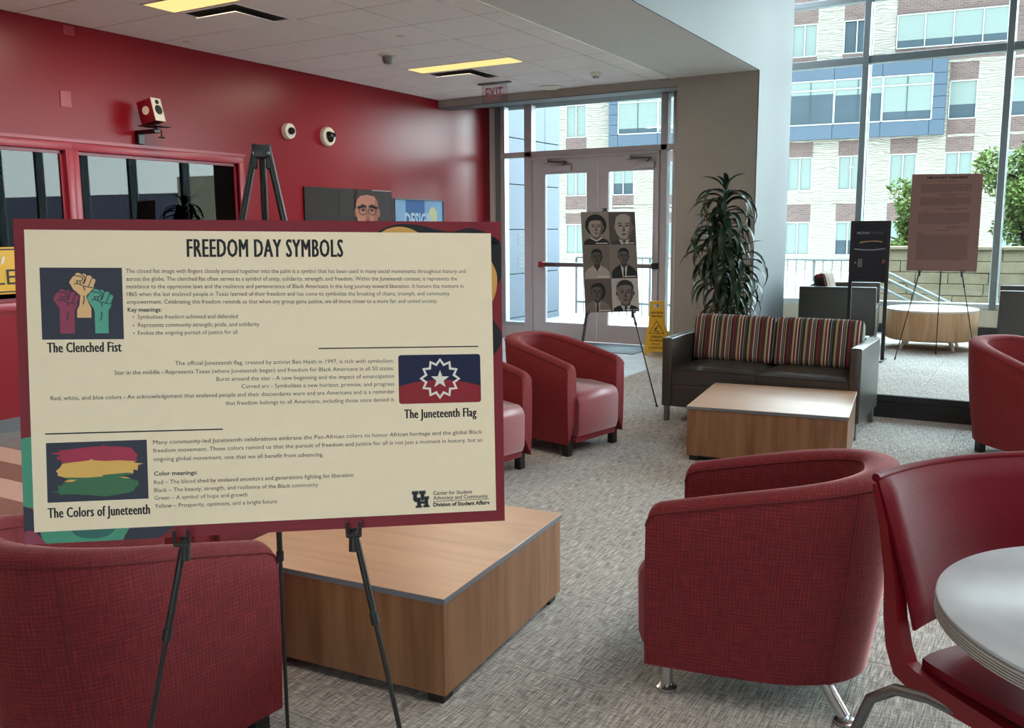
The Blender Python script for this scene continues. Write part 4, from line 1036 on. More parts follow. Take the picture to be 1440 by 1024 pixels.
cells = [(0, 2, dict(hair='bob', dress='pearls', fx=.52, fy=.54, fr=.27), ((123, 111, 103), (143, 129, 121), (10, 8, 8), (190, 179, 172), (21, 16, 16), (94, 82, 75))),
         (1, 2, dict(hair='bald', dress='suit', fx=.55, fy=.55, fr=.34), ((73, 65, 60), (150, 138, 129), (31, 25, 22), (170, 161, 153), (59, 50, 45), (103, 90, 83))),
         (0, 1, dict(hair='short', dress='open', fx=.5, fy=.64, fr=.20), ((103, 90, 83), (77, 67, 60), (12, 8, 8), (170, 159, 150), (153, 143, 134), (53, 44, 39))),
         (1, 1, dict(hair='short', dress='suit', fx=.5, fy=.66, fr=.20), ((112, 103, 94), (82, 71, 65), (8, 8, 8), (184, 176, 167), (8, 8, 8), (54, 45, 42))),
         (0, 0, dict(hair='back', dress='suit', fx=.45, fy=.60, fr=.21), ((86, 73, 67), (82, 71, 65), (10, 8, 8), (143, 134, 126), (109, 98, 90), (56, 48, 44))),
         (1, 0, dict(hair='short', dress='suit', fx=.5, fy=.56, fr=.31), ((170, 161, 155), (109, 97, 88), (33, 27, 27), (179, 172, 165), (15, 12, 15), (73, 62, 56)))]
cw_, ch_ = PW/2-.004, PH/3-.004
for (i, j, kw, tn) in cells:
    portrait(pb_, -PW/2+.003+i*(PW/2-.001), -PH/2+.002+j*PH/3, cw_, ch_, .0004, -.0008, tn, **kw)
cap_ = MB()
for (i, j, kw, tn) in cells:
    x = -PW/2+.012+i*PW/2; z = -PH/2+.012+j*PH/3
    cap_.box(x+.10, -.0062, z, x+.20, -.006, z+.005)
tag(cap_.build('caption_strip', flat('print_white', (226, 220, 214)), pb_, 0), kind='stuff')
easel('black easel holding the six-portrait board in front of the entrance doors', PM, PC, (-.02, .44), .215, 0, (-3.72, 7.55, .004), r=.0075, clip_x=.11, clip_z=-PH/2)

# --- brown poster on the platform easel
QM = rotm(-.07, .012, .208); QC = Vector((-.816, 9.521, 1.495)); QW, QH = .61, .914
qb = thing('poster_board', 'tall brown board of dense small print on the platform easel by the windows', 'poster board', QC)
qb.rotation_mode = 'QUATERNION'; qb.rotation_quaternion = QM.to_quaternion()
MB().box(-QW/2, -.001, -QH/2, QW/2, .006, QH/2).build('foam_core', flat('print_brown', (132, 98, 92)), qb, 0)
mb = MB(); put_text(mb, 'MILITARY ORDERS', 0, .415, .35, .017, .09, 'CENTER', -.0018); put_text(mb, 'HEADQUARTERS', 0, .388, .14, .007, .02, 'CENTER', -.0018)
mb.build('title_lettering', flat('ink_dark_brown', (52, 32, 34)), qb, 0)
mb = MB(); rnd = random.Random(4)
def para(x0, x1, ztop, nl, lh=.0135, last=.6, y=-.0018):
    for i in range(nl):
        z = ztop-i*lh; x = x0; xe = x1 if i < nl-1 else x0+(x1-x0)*last
        while x < xe-.01:
            w_ = rnd.uniform(.012, .04); w_ = min(w_, xe-x); mb.box(x, y-.0002, z, x+w_-.004, y, z+.0062); x += w_
para(-.22, .22, .355, 6); para(-.06, .20, .265, 2); para(-.22, .22, .23, 6, last=.7); para(0, .2, .13, 2); para(-.2, -.1, .105, 1)
para(-.23, .22, .085, 8, last=.8); para(.02, .2, -.04, 2); para(-.08, .15, -.075, 1); para(-.23, -.12, -.10, 1); para(-.23, .22, -.12, 18, last=.9)
tag(mb.build('body_lettering', flat('ink_brown', (96, 64, 62)), qb, 0), kind='stuff')
easel('thin black easel standing on the platform under the brown board', QM, QC, (0, .40), .20, 0, (-.86, 10.0, PZ+.004), r=.006, floor_z=PZ, clip_z=-QH/2)

# --- black sign stand
st_ = thing('sign_stand', 'black metal sign stand with a small dark poster, on the platform behind the loveseat', 'sign', (-1.43, 9.27, PZ), math.radians(0))
H_ = 1.345
for x in (-.165, .165):
    MB().bbox(x-.017, -.012, 0, x+.017, .012, H_, .003, 1).build('post', 'black_metal', st_)
    MB().bbox(x-.018, -.16, 0, x+.018, .16, .014, .004, 1).build('foot', 'black_metal', st_)
MB().bbox(-.165, -.014, H_-.03, .165, .014, H_, .003, 1).build('frame_rail', 'black_metal', st_)
MB().bbox(-.165, -.014, H_-.585, .165, .014, H_-.555, .003, 1).build('frame_rail', 'black_metal', st_)
pn = MB().box(-.15, -.006, H_-.56, .15, .004, H_-.02).build('sign_panel', flat('sign_dark', (34, 32, 42)), st_, 0)
mb = MB(); put_text(mb, 'MILITARY', -.12, H_-.125, .12, .021, .05, 'LEFT', -.0075); mb.build('sign_lettering', flat('sign_text_light', (150, 148, 150)), pn, 0)
mb = MB(); put_text(mb, 'ORDERS', .012, H_-.125, .10, .021, .05, 'LEFT', -.0075); mb.build('sign_lettering', flat('sign_text_dim', (84, 78, 84)), pn, 0)
mb = MB(); a = smoothpts([(-.10, H_-.215), (-.085, H_-.20), (-.05, H_-.193), (.05, H_-.188), (.105, H_-.195), (.115, H_-.21), (.10, H_-.203), (.03, H_-.198), (-.04, H_-.203), (-.075, H_-.212)], 4); mb.poly([(x, -.0075, z) for x, z in a]); mb.build('printed_line', flat('sign_gold', (170, 140, 96)), pn, 0)
mb = MB(); mb.poly([(x, -.0075, z) for x, z in [(-.14, H_-.262), (-.05, H_-.272), (.05, H_-.270), (.14, H_-.258), (.14, H_-.268), (.05, H_-.281), (-.05, H_-.283), (-.14, H_-.274)]]); mb.build('printed_line', flat('sign_pale', (128, 140, 150)), pn, 0)
mb = MB()
for i in range(3):
    for k in range(4): mb.box(-.10+i*.014, -.0078, H_-.44+k*.02, -.092+i*.014, -.0074, H_-.425+k*.02)
mb.poly([(-.125+.008*math.cos(t*PI/5), -.0075, H_-.40+.008*math.sin(t*PI/5)) for t in range(10)]); mb.build('printed_mark', flat('sign_text_light', (150, 148, 150)), pn, 0)
mb = MB(); mb.poly([(.13+.014*math.cos(t*PI/8), -.0075, H_-.385+.022*math.sin(t*PI/8)) for t in range(16)]); mb.build('printed_mark', flat('sign_orange', (130, 74, 58)), pn, 0)

# ============================================================ WET FLOOR SIGN
wf = thing('wet_floor_sign', 'yellow folding wet-floor caution sign beside the entrance doors', 'sign', (-3.87, 10.0, 0), math.radians(20))
for s in (-1, 1):
    Mx = Matrix.Translation((0, s*.012, .615)) @ Matrix.Rotation(s*math.radians(13), 4, 'X')
    q = MB(); th = .012
    y0, y1 = (-th, 0) if s == -1 else (0, th)
    o_ = [(-.145, -.63), (-.105, -.63), (-.085, -.60), (.085, -.60), (.105, -.63), (.145, -.63), (.12, -.36), (.095, -.30), (.088, -.03), (.075, -.0), (-.075, 0), (-.088, -.03), (-.095, -.30), (-.12, -.36)]
    hole = [(-.045, -.035), (.045, -.035), (.045, -.085), (-.045, -.085)]
    def bx(x0, z0, x1, z1): q.box(x0, y0, z0, x1, y1, z1, Mx)
    bx(-.082, -.035, .082, 0); bx(-.086, -.085, -.045, -.035); bx(.045, -.085, .086, -.035)
    q.prism([(-.088, -.085), (.088, -.085), (.095, -.30), (.12, -.36), (.145, -.63), (.105, -.63), (.085, -.60), (-.085, -.60), (-.105, -.63), (-.145, -.63), (-.12, -.36), (-.095, -.30)], y0, y1, Mx)
    pnl = q.build('panel', 'yellow_plastic', wf, 0)
    if s == -1:
        mb = MB(); yy_ = -th-.001
        put_text(mb, 'CAUTION', 0, -.15, .14, .022, .06, 'CENTER', yy_, Mx); put_text(mb, 'Wet Floor', 0, -.19, .13, .022, .05, 'CENTER', yy_, Mx)
        put_text(mb, 'CUIDADO', 0, -.435, .14, .022, .06, 'CENTER', yy_, Mx); put_text(mb, 'Piso Mojado', 0, -.475, .15, .020, .04, 'CENTER', yy_, Mx); put_text(mb, 'ATTENTION', 0, -.565, .18, .018, .03, 'CENTER', yy_, Mx); put_text(mb, 'Mouill\u00e9', 0, -.515, .09, .014, .02, 'CENTER', yy_, Mx)
        for (a, b2) in (((-.085, -.385), (0, -.235)), ((0, -.235), (.085, -.385)), ((.085, -.385), (-.085, -.385))):
            d = Vector((b2[0]-a[0], b2[1]-a[1])).normalized(); nn_ = Vector((-d.y, d.x))*.0035
            mb.poly([(a[0]+nn_.x, yy_, a[1]+nn_.y), (b2[0]+nn_.x, yy_, b2[1]+nn_.y), (b2[0]-nn_.x, yy_, b2[1]-nn_.y), (a[0]-nn_.x, yy_, a[1]-nn_.y)], Mx)
        mb.poly([(.012+.009*math.cos(t*PI/5), yy_, -.30+.009*math.sin(t*PI/5)) for t in range(10)], Mx)
        for l in ([(.0, -.312), (.012, -.318), (-.012, -.345), (-.02, -.338)], [(-.012, -.345), (.02, -.362), (.036, -.372), (.03, -.378), (-.016, -.356)], [(-.004, -.318), (-.03, -.322), (-.03, -.328), (-.004, -.326)], [(-.016, -.34), (-.026, -.372), (-.034, -.37), (-.022, -.336)]): mb.poly([(a, yy_, b2) for a, b2 in l], Mx)
        mb.build('lettering', flat('sign_ink', (40, 30, 20)), pnl, 0)

# ============================================================ PLANT
pt = thing('potted_plant', 'tall leafy corn plant in a pot behind the loveseat, against the grey pillar', 'plant', (-2.70, 8.72, 0))
MB().lathe([(.14, 0), (.15, .01), (.18, .30), (.19, .31), (.19, .34), (.17, .345)], 32).build('pot', 'pot_grey', pt)
MB().lathe([(.168, .31), (.168, .325)], 24).build('soil', 'soil', pt)
def leaf_mesh(nm, L, wd, droop, seed):
    r_ = random.Random(seed); n_ = 8; vs = []; fs = []
    for i in range(n_+1):
        t = i/n_; ang = math.radians(62)-droop*t*1.25
        if i == 0: x = z = 0.0
        else: x += L/n_*math.cos(ang); z += L/n_*math.sin(ang)
        w2 = wd*(math.sin(PI*min(1, t*.95+.08))**.7)*.5*(1-.2*t)
        if i == n_: w2 = .001
        tw = r_.uniform(-.08, .08)
        vs += [(x, -w2, z+w2*.25+w2*tw), (x, 0, z-w2*.25), (x, w2, z+w2*.25-w2*tw)]
    for i in range(n_):
        a = i*3; fs += [(a, a+1, a+4, a+3), (a+1, a+2, a+5, a+4)]
    return MB().add(vs, fs)
lm = [leaf_mesh('leaf', L, wd, dr, i).mesh('leaf', 'leaf_dark', 60) for i, (L, wd, dr) in enumerate([(.48, .066, 2.2), (.52, .072, 2.5), (.44, .062, 1.8), (.54, .068, 2.75), (.30, .055, 1.2)])]
rnd = random.Random(11)
canes = [((0, 0), 1.86, (.01, 0), 0), ((-.05, .05), 1.52, (-.06, .02), 1), ((.07, -.03), 1.22, (.09, .0), 2), ((.02, .08), .98, (.03, .06), 3)]
for (bx_, ztop, lean, k) in canes:
    top = Vector((bx_[0]+lean[0], bx_[1]+lean[1], ztop-.05))
    MB().tube([(bx_[0], bx_[1], .31), (bx_[0]+lean[0]*.4, bx_[1]+lean[1]*.4, ztop*.55), top], [.02, .017, .012], 10).build('cane', 'stem_brown', pt)
    span = .62 if k else .80; nL = 66 if k == 0 else 44
    for i in range(nL):
        t = i/(nL-1); z = ztop-.03-span*t**1.25
        if z < .5: continue
        a = i*2.39996+rnd.uniform(-.3, .3)
        me_ = lm[4] if t < .1 else lm[rnd.randrange(4)]
        o = link('leaf', me_, pt)
        s = rnd.uniform(.8, 1.08)*(1.0 if t > .1 else .95)
        tt = (z-.31)/(ztop-.36)
        o.location = (bx_[0]+lean[0]*tt, bx_[1]+lean[1]*tt, z)
        o.rotation_euler = (rnd.uniform(-.15, .15), math.radians(-20 if t < .1 else (0+t*22))+rnd.uniform(-.15, .15), a); o.scale = (s, s, s)

# ============================================================ WALL THINGS
# loudspeaker on bracket
sp_ = thing('loudspeaker', 'small dark red loudspeaker with white front on a bracket high on the red wall', 'speaker', (-6.30, 5.03, 2.335))
Ms = Matrix.Rotation(math.radians(100), 4, 'Z') @ Matrix.Rotation(math.radians(-13), 4, 'X') @ Matrix.Scale(1.02, 4)
MB().bbox(-.055, -.06, 0, .055, .085, .185, .005, 2, Ms).build('cabinet', 'frame_red', sp_)
MB().bbox(-.055, -.068, .0, .055, -.058, .185, .004, 2, Ms).build('front_baffle', 'white_plastic', sp_)
def disc(mb, cx, cz, r, y0, y1, M=None, seg=24): mb.lathe([(r, 0), (r*.96, abs(y1-y0))], seg, (M or Matrix()) @ Matrix.Translation((cx, y0, cz)) @ Matrix.Rotation(PI/2, 4, 'X'))
mb = MB(); disc(mb, 0, .09, .038, -.068, -.074, Ms); mb.build('woofer', 'black_plastic', sp_)
mb = MB(); disc(mb, 0, .152, .018, -.068, -.074, Ms); mb.build('tweeter', 'black_plastic', sp_)
mb = MB(); Ml = Ms @ Matrix.Rotation(-PI/2, 4, 'Z'); disc(mb, -.01, .10, .034, -.0555, -.058, Ms @ Matrix.Translation((0, .0, 0)) @ Matrix.Rotation(-PI/2, 4, 'Z')); mb.build('oval_badge', 'white_plastic', sp_)
br_ = thing('speaker_bracket', 'black steel wall bracket under the loudspeaker', 'bracket', (-6.30, 5.03, 2.318))
MB().bbox(-.09, -.09, -.012, .09, .09, -.002, .002, 1, Matrix.Rotation(math.radians(100), 4, 'Z')).build('shelf', 'black_metal', br_)
MB().bbox(-.215, -.03, -.06, .03, .03, -.03, .004, 1).bbox(-.22, -.03, -.14, -.17, .03, -.03, .004, 1).tube([(.02, 0, -.04), (.02, 0, -.015)], .02, 12).build('arm', 'black_metal', br_)
MB().tube([(.0, .06, -.03), (.0, .06, -.09)], .006, 8).tube([(.0, .035, -.09), (.0, .085, -.09)], .007, 8).build('clamp_knob', 'black_plastic', br_)
# round wall devices
def round_dev(name, label, y, z, r, d, dome_r):
    o = thing(name, label, 'camera', (WX, y, z), group='round wall devices')
    MB().lathe([(r, 0), (r, d*.6), (r*.93, d), (r*.7, d+.004)], 32, Matrix.Rotation(PI/2, 4, 'Y')).build('housing', 'white_plastic', o)
    MB().lathe([(dome_r, d+.002), (dome_r, d+.012), (dome_r*.85, d+.03), (dome_r*.5, d+.044), (.002, d+.05)], 24, Matrix.Rotation(PI/2, 4, 'Y')).build('lens_dome', 'dark_glass', o)
    return o
round_dev('dome_camera', 'round white wall device with a small black centre, left of its larger twin', 6.76, 2.437, .078, .05, .036)
k_ = round_dev('dome_camera', 'larger round white wall device with a black lobed centre', 7.33, 2.432, .098, .045, .05)
ext = MB()
for i in range(3):
    a = i*2*PI/3+.4; ext.lathe([(.026, .05), (.026, .075), (.018, .088)], 14, Matrix.Translation((0, .036*math.cos(a), .036*math.sin(a))) @ Matrix.Rotation(PI/2, 4, 'Y'))
ext.build('lens', 'dark_glass', k_)
# wall pictures
def wallboard(label, y0, y1, z0, z1, c):
    o = thing('wall_poster', label, 'poster', (WX+.02, (y0+y1)/2, (z0+z1)/2), PI/2)
    w_, h_ = y1-y0, z1-z0
    MB().box(-w_/2, -.0, -h_/2, w_/2, .018, h_/2).build('panel', flat('poster_%d' % c[0], c), o, 0); return o, w_, h_
wp, w_, h_ = wallboard('dark portrait poster of a man in browline glasses on the red wall', 6.95, 8.37, .98, 1.908, (40, 30, 30))
mb = MB(); mb.poly([(w_*.27, -.001, -h_/2), (w_/2, -.001, -h_/2), (w_/2, -.001, h_/2), (w_*.26, -.001, h_/2)]); mb.build('printed_wall', flat('print_pale_grey', (168, 160, 160)), wp, 0)
portrait(wp, -.18, -.45, .90, .905, .0008, -.002, ((44, 34, 34), (176, 118, 100), (50, 32, 30), (190, 180, 176), (34, 30, 34), (146, 92, 78)), hair='short', dress='suit', fx=.50, fy=.745, fr=.215, glasses=True)
mb = MB(); mb.poly([(-.36+.15*math.cos(t*PI/12), -.0015, .04+.05*math.sin(t*PI/12)) for t in range(24)]); mb.build('printed_hand', flat('print_skin', (150, 100, 88)), wp, 0)
wd, w_, h_ = wallboard('blue framed DESIGN poster on the red wall beside the portrait', 8.42, 9.42, 1.15, 1.828, (128, 170, 212))
MB().box(-w_/2, -.012, -h_/2, -w_/2+.012, .0, h_/2).box(w_/2-.012, -.012, -h_/2, w_/2, .0, h_/2).box(-w_/2, -.012, h_/2-.012, w_/2, .0, h_/2).build('frame', 'black_metal', wd, 0)
mb = MB(); mb.poly([(-.28, -.001, -h_/2), (.10, -.001, -h_/2), (.10, -.001, h_/2-.013), (-.28, -.001, h_/2-.013)]); mb.build('printed_band', flat('print_blue', (52, 98, 164)), wd, 0)
mb = MB(); mb.poly([(.27+.09*math.cos(t*PI/8), -.001, .14+.11*math.sin(t*PI/8)) for t in range(16)]); mb.build('printed_shape', flat('print_sand', (206, 204, 150)), wd, 0)
mb = MB(); put_text(mb, 'DESIGN', -.30, .02, .56, .15, .05, 'LEFT', -.002); mb.build('lettering', flat('print_pale_blue', (176, 204, 228)), wd, 0)
# yellow sign inside the studio window
ys = thing('yellow_sign', 'yellow sign with black border ending in the letters LE, in the studio window', 'sign', (WX+.035, 3.40, 1.19), PI/2)
MB().bbox(-.5, -.003, -.17, .52, .003, .17, .002, 1).build('plate', 'yellow_plastic', ys)
mb = MB()
for q in ((-.49, -.158, .51, -.148), (-.49, .148, .51, .158), (.50, -.158, .51, .158)): mb.box(q[0], -.0045, q[1], q[2], -.003, q[3])
put_text(mb, 'LE', .31, -.10, .17, .11, 0, 'LEFT', -.005); mb.build('lettering', 'black_plastic', ys, 0)
mb = MB()
for x in (.33, .37): mb.poly([(x, -.005, .05), (x+.018, -.005, .05), (x+.035, -.005, .10), (x+.017, -.005, .10)])
mb.build('printed_mark', flat('print_white', (226, 220, 214)), ys, 0)

# ============================================================ CEILING THINGS
def troffer(label, x, y):
    o = thing('ceiling_light', label, 'light', (x, y, CZ), group='yellow strip lights')
    W2, D2 = 2*T, T/2
    f = MB(); f.box(.004, .006, -.004, W2-.004, .02, .02); f.box(.004, D2-.02, -.004, W2-.004, D2-.006, .02); f.box(.004, .006, -.004, .02, D2-.006, .02); f.box(W2-.02, .006, -.004, W2-.004, D2-.006, .02)
    f.build('frame', 'white_plastic', o, 0)
    MB().box(.02, .02, -.0035, W2-.02, D2-.02, -.0005).build('diffuser', 'lamp_yellow', o, 0)
    l = bpy.data.lights.new('strip_light', 'AREA'); l.shape = 'RECTANGLE'; l.size = W2-.06; l.size_y = D2-.06; l.energy = 9; l.color = (1, .86, .66)
    lo = bpy.data.objects.new('strip_light', l); COL.objects.link(lo); lo.parent = o; lo.location = (W2/2, D2/2, -.008)
troffer('yellow-glowing ceiling strip light cut by the top edge of the photo', -5.567, 4.375)
troffer('unseen ceiling strip light added behind the camera, nearest the back wall', -5.567, -1.725)  # added out of view to brighten floor and ceiling
troffer('unseen ceiling strip light added left of the camera', -5.567, 1.325)  # second unseen strip, put in for more light from above
troffer('yellow-glowing ceiling strip light above the portrait board, near the exit sign', -5.567, 7.425)
def vent(label, x, y):
    o = thing('ceiling_vent', label, 'vent', (x, y, CZ), group='square ceiling diffusers')
    f = MB(); f.box(.004, .004, -.004, T-.004, .035, .012); f.box(.004, T-.035, -.004, T-.004, T-.004, .012); f.box(.004, .035, -.004, .035, T-.035, .012); f.box(T-.035, .035, -.004, T-.004, T-.035, .012)
    f.build('frame', 'tile_ceiling', o, 0)
    MB().box(.035, .035, .004, T-.035, T-.035, .012).build('throat', 'shadow_black', o, 0)
    MB().bbox(.10, .10, -.034, T-.10, T-.10, -.026, .003, 1).build('centre_panel', 'tile_ceiling', o)
vent('square ceiling diffuser beside the strip light at the top edge', GX-2*T, GY-1*T)
vent('square ceiling diffuser beside the strip light near the exit sign', GX-2*T, GY+4*T)
ex = thing('exit_sign', 'clear edge-lit EXIT sign hanging from the ceiling by the entrance', 'exit sign', (-5.235, 8.6, CZ))
MB().bbox(-.20, -.03, -.018, .20, .03, 0, .004, 1).build('canopy', 'steel_grey', ex)
pl_ = MB().bbox(-.165, -.004, -.215, .165, .004, -.018, .002, 1).build('panel', 'acrylic', ex)
mb = MB(); put_text(mb, 'EXIT', 0, -.175, .22, .12, .02, 'CENTER', -.0055); mb.build('lettering', flat('exit_rose', (150, 84, 92)), pl_, 0)
sb = thing('strobe_detector', 'white fire strobe on the ceiling near the red wall', 'smoke detector', (-5.224, 6.731, CZ))
MB().lathe([(.085, 0), (.085, -.015), (.06, -.022)], 32).build('base', 'white_plastic', sb)
MB().lathe([(.05, -.02), (.05, -.05), (.04, -.075), (.03, -.085)], 24).build('strobe', 'steel_grey', sb)
hd = thing('smoke_detector', 'small round smoke detector on the ceiling above the doors', 'smoke detector', (-4.045, 8.636, CZ))
MB().lathe([(.055, 0), (.055, -.02), (.045, -.04)], 24).build('base', 'white_plastic', hd); MB().lathe([(.035, -.038), (.03, -.055)], 20).build('sensor', 'steel_grey', hd)
for lbl, x, y, r in (('flat sprinkler cover on the ceiling left of the strobe', -6.284, 5.40, .04), ('flat sprinkler cover on the ceiling above the strobe', -4.641, 6.174, .045), ('flat round cover on the ceiling close to the header beam', -4.45, 8.95, .035)):
    o = MB().lathe([(r, 0), (r, -.006), (r*.9, -.009)], 24).build('sprinkler_cover', 'white_plastic'); o.location = (x, y, CZ-.0005); tag(o, lbl, 'sprinkler', 'ceiling sprinkler covers')
ol = MB().lathe([(.12, 0), (.13, -.012), (.09, -.028), (.03, -.034)], 32).build('oval_ceiling_light', 'white_plastic'); ol.location = (-4.86, 9.18, CZ-.0005)
tag(ol, 'flat white round fitting on the ceiling against the header beam', 'light')

# ============================================================ OUTDOORS
struct('ground', MB().box(-60, CY+.17, -.35, 60, 34, -.12), 'concrete')
struct('ground_terrace', MB().box(-9, DY+.13, -.12, -3.45, 14.8, 0).box(-3.45, CY+.17, -.12, 12, 14.8, .02), 'concrete')
# metal clad wing to the left of the entrance
cl = thing('clad_wing', 'blue-grey metal-panelled building wing just outside the entrance, on the left', 'building')
MB().box(-9.0, 11.6, -.2, -7.03, 13.56, 7.5).build('core', 'shadow_black', cl, 0)
zj = [-.15, .78-.68, .78, 1.46, 2.14, 2.83, 3.5, 4.2, 4.9, 5.6, 6.3, 7.0]
for i in range(len(zj)-1):
    for (ya, yb) in ((11.6, 12.46), (12.46, 13.04), (13.04, 13.56)):
        MB().bbox(-7.03, ya+.004, zj[i]+.006, -7.0, yb-.004, zj[i+1]-.006, .004, 1).build('metal_panel', 'metal_cladding', cl)
wl_ = MB()
for i, z in enumerate([1.36, 1.30, 1.24, 1.12, 1.0, .94, .88]):
    wl_.box(-7.0, 12.16, z, -6.996, 12.16+[.30, .34, .28, .2, .32, .34, .3][i], z+.03)
wl_.build('wall_lettering', 'window_white', cl, 0)
# railing
def railing(label, xa, xb, y, z0, z1, step=.13):
    o = thing('railing', label, 'railing', (0, 0, 0), group='terrace railings')
    n_ = int((xb-xa)/step)
    for i in range(n_+1):
        x = xa+i*(xb-xa)/n_; big = i % 10 == 0
        MB().box(x-(.018 if big else .005), y-.01, 0.0, x+(.018 if big else .005), y+.01, z1).build('post' if big else 'baluster', 'rail_white', o, 0)
    MB().bbox(xa, y-.02, z1, xb, y+.02, z1+.03, .006, 1).build('top_rail', 'rail_white', o)
    MB().box(xa, y-.015, z0+.06, xb, y+.015, z0+.10).build('bottom_rail', 'rail_white', o, 0)
railing('pale metal railing outside the entrance doors', -7.0, -4.4, 14.2, .12, .96)
railing('pale metal railing on the terrace behind the platform armchair', -4.3, -2.05, 14.2, .2, .96)
# stair rails
sr = thing('stair_railing', 'pair of white stair handrails sloping down outside the right windows', 'railing')
for dy, dz in ((0, 0), (.0, .16), (.9, .0)):
    MB().tube([(-2.25, 14.0+dy, .88-dz), (-1.32, 14.0+dy, .42-dz), (-.6, 14.0+dy, .06-dz)], .022, 10).build('handrail', 'rail_white', sr)
for x, z in ((-2.2, .86), (-1.5, .5)): MB().tube([(x, 14.0, -.1), (x, 14.0, z)], .018, 8).build('post', 'rail_white', sr)
# limestone wall
lw = thing('limestone_wall', 'low coursed limestone wall outside the right windows, below the tree', 'wall')
rnd = random.Random(3); y = 15.4; z = -.12; row = 0
while z < .96:
    hz = .175; x = -2.35-(.2 if row % 2 else 0)
    while x < 4.6:
        w_ = rnd.uniform(.45, .8); MB().bbox(x+.004, y+rnd.uniform(0, .012), z+.004, x+w_-.004, y+.3, z+hz-.004, .006, 1).build('stone', 'limestone', lw); x += w_
    z += hz; row += 1
x = -2.5
while x < 4.6: MB().bbox(x+.003, y-.03, z, x+.997, y+.34, z+.05, .006, 1).build('capstone', 'limestone', lw); x += 1.0
# the building opposite
A7 = math.radians(7)
bd = thing('apartment_building', 'four-storey cream and brown brick building with a projecting blue bay, across the street', 'building', (-8, 50, 0), A7)
def part(nm, x0, z0, x1, z1, mt, d0=0., d1=.3, par=None):
    return MB().box(x0, d0, z0, x1, d1, z1).build(nm, mt, par or bd, 0)
part('core', -30, -3.5, 17, 17.2, 'shadow_black', .35, 12)
colx = [-28.0, -25.4, -22.8, -20.2]+[-16.5, -13.65, -11.2, -8.75, -6.4, -4.0, -1.47, 1.0, 3.54, 6.1, 8.6, 11.1, 13.6]
WW = 1.27
rows = [(13.6, 15.2), (10.2, 11.84), (6.7, 8.55), (3.37, 5.12), (0., 1.75)]
xb = [-30]
def win(x0, z0, x1, z1, n_=2, blind=.5, trans=None):
    o = MB(); fw = .05
    o.box(x0, .0, z0, x1, .12, z0+fw); o.box(x0, 0, z1-fw, x1, .12, z1)
    for i in range(n_+1):
        x = x0+(x1-x0-fw)*i/n_; o.box(x, 0, z0, x+fw, .12, z1)
    wo = o.build('window', 'window_white', bd, 0)
    for i in range(n_):
        xa = x0+(x1-x0-fw)*i/n_+fw; xc = x0+(x1-x0-fw)*(i+1)/n_
        zb = z1-(z1-z0)*(blind if not callable(blind) else blind(i))
        MB().box(xa, .08, z0+fw, xc, .11, max(zb, z0+fw+.01)).build('pane', 'pane_dark', wo, 0)
        if zb < z1-.1: MB().box(xa, .07, max(zb, z0+fw), xc, .11, z1-fw).build('pane', 'blind_cyan', wo, 0)
# cream piers between window columns, brown spandrels above windows, cream bands at the floors
rnd = random.Random(5)
for ci, cx in enumerate(colx):
    nxt = colx[ci+1] if ci+1 < len(colx) else 17
    part('brick_pier', cx+WW, -3.4, nxt, 17.2, 'cream_brick', -.01, .35)
    part('brick_pier', cx, -3.4, cx+WW, -.0, 'cream_brick', 0, .35)
    for ri, (z0, z1) in enumerate(rows):
        left = cx < -10
        top = rows[ri-1][0] if ri else 17.2
        wide4 = (ri == 1 and .9 < cx < 6)
        bay = (ri == 2 and -13.7 < cx < 2.8)
        hb = .75 if not left else .9
        if left: part('brick_panel', cx, z1, cx+WW, z1+.62, 'brown_brick', .0, .35); part('sill_course', cx, z1+.62, cx+WW, z1+.85, 'cream_brick', -.02, .35); part('brick_panel', cx, z1+.85, cx+WW, top, 'brown_brick', .0, .35)
        elif ri == 3: part('brick_panel', cx, z1, cx+WW, z1+.76, 'brown_brick', .0, .35); part('brick_panel', cx, z1+.76, cx+WW, top, 'cream_brick' if cx < 3 else 'brown_brick', .0, .35)
        elif ri == 4: part('brick_panel', cx, z1, cx+WW, z1+.92, 'brown_brick', .0, .35); part('brick_band', cx, z1+.92, cx+WW, top, 'cream_brick', -.02, .35)
        else: part('brick_panel', cx, z1, cx+WW, top, 'brown_brick', .0, .35)
        if wide4 or bay: continue
        if cx > 3.5 and ri == 2: win(cx+.02, z0, cx+WW, z1, 1, .62); continue
        bl = rnd.choice([.97, .97, .55, .97, .62]); win(cx, z0, cx+WW, z1, 2, bl if not (ri == 1 and cx in (-1.47,)) else .05)
part('floor_course', -13.6, 2.68, 17, 2.80, 'cream_brick', -.04, .1)
part('floor_course', 3.6, 5.85, 17, 5.97, 'cream_brick', -.04, .1)
part('floor_course', 3.3, 9.42, 17, 9.55, 'cream_brick', -.04, .1)
# four-light window and its brown surround
part('brick_surround', 1.0, 9.55, 7.3, 10.2, 'brown_brick', -.03, .2); part('brick_surround', 1.0, 11.88, 7.3, 13.0, 'brown_brick', -.03, .2); part('brick_surround', 6.15, 10.2, 7.3, 11.88, 'brown_brick', -.03, .2)
o = MB()
for x in (1.02, 2.29, 3.56, 4.84, 6.10): o.box(x, -.10, 10.22, x+.05, .02, 11.86)
o.box(1.02, -.10, 10.22, 6.15, .02, 10.27); o.box(1.02, -.10, 11.81, 6.15, .02, 11.86); wo = o.build('window', 'window_white', bd, 0)
for x in (1.07, 2.34, 3.61, 4.89):
    MB().box(x, -.05, 10.27, x+1.22, -.035, 10.62).build('pane', 'pane_dark', wo, 0); MB().box(x, -.06, 10.62, x+1.22, -.035, 11.81).build('pane', 'blind_cyan', wo, 0)
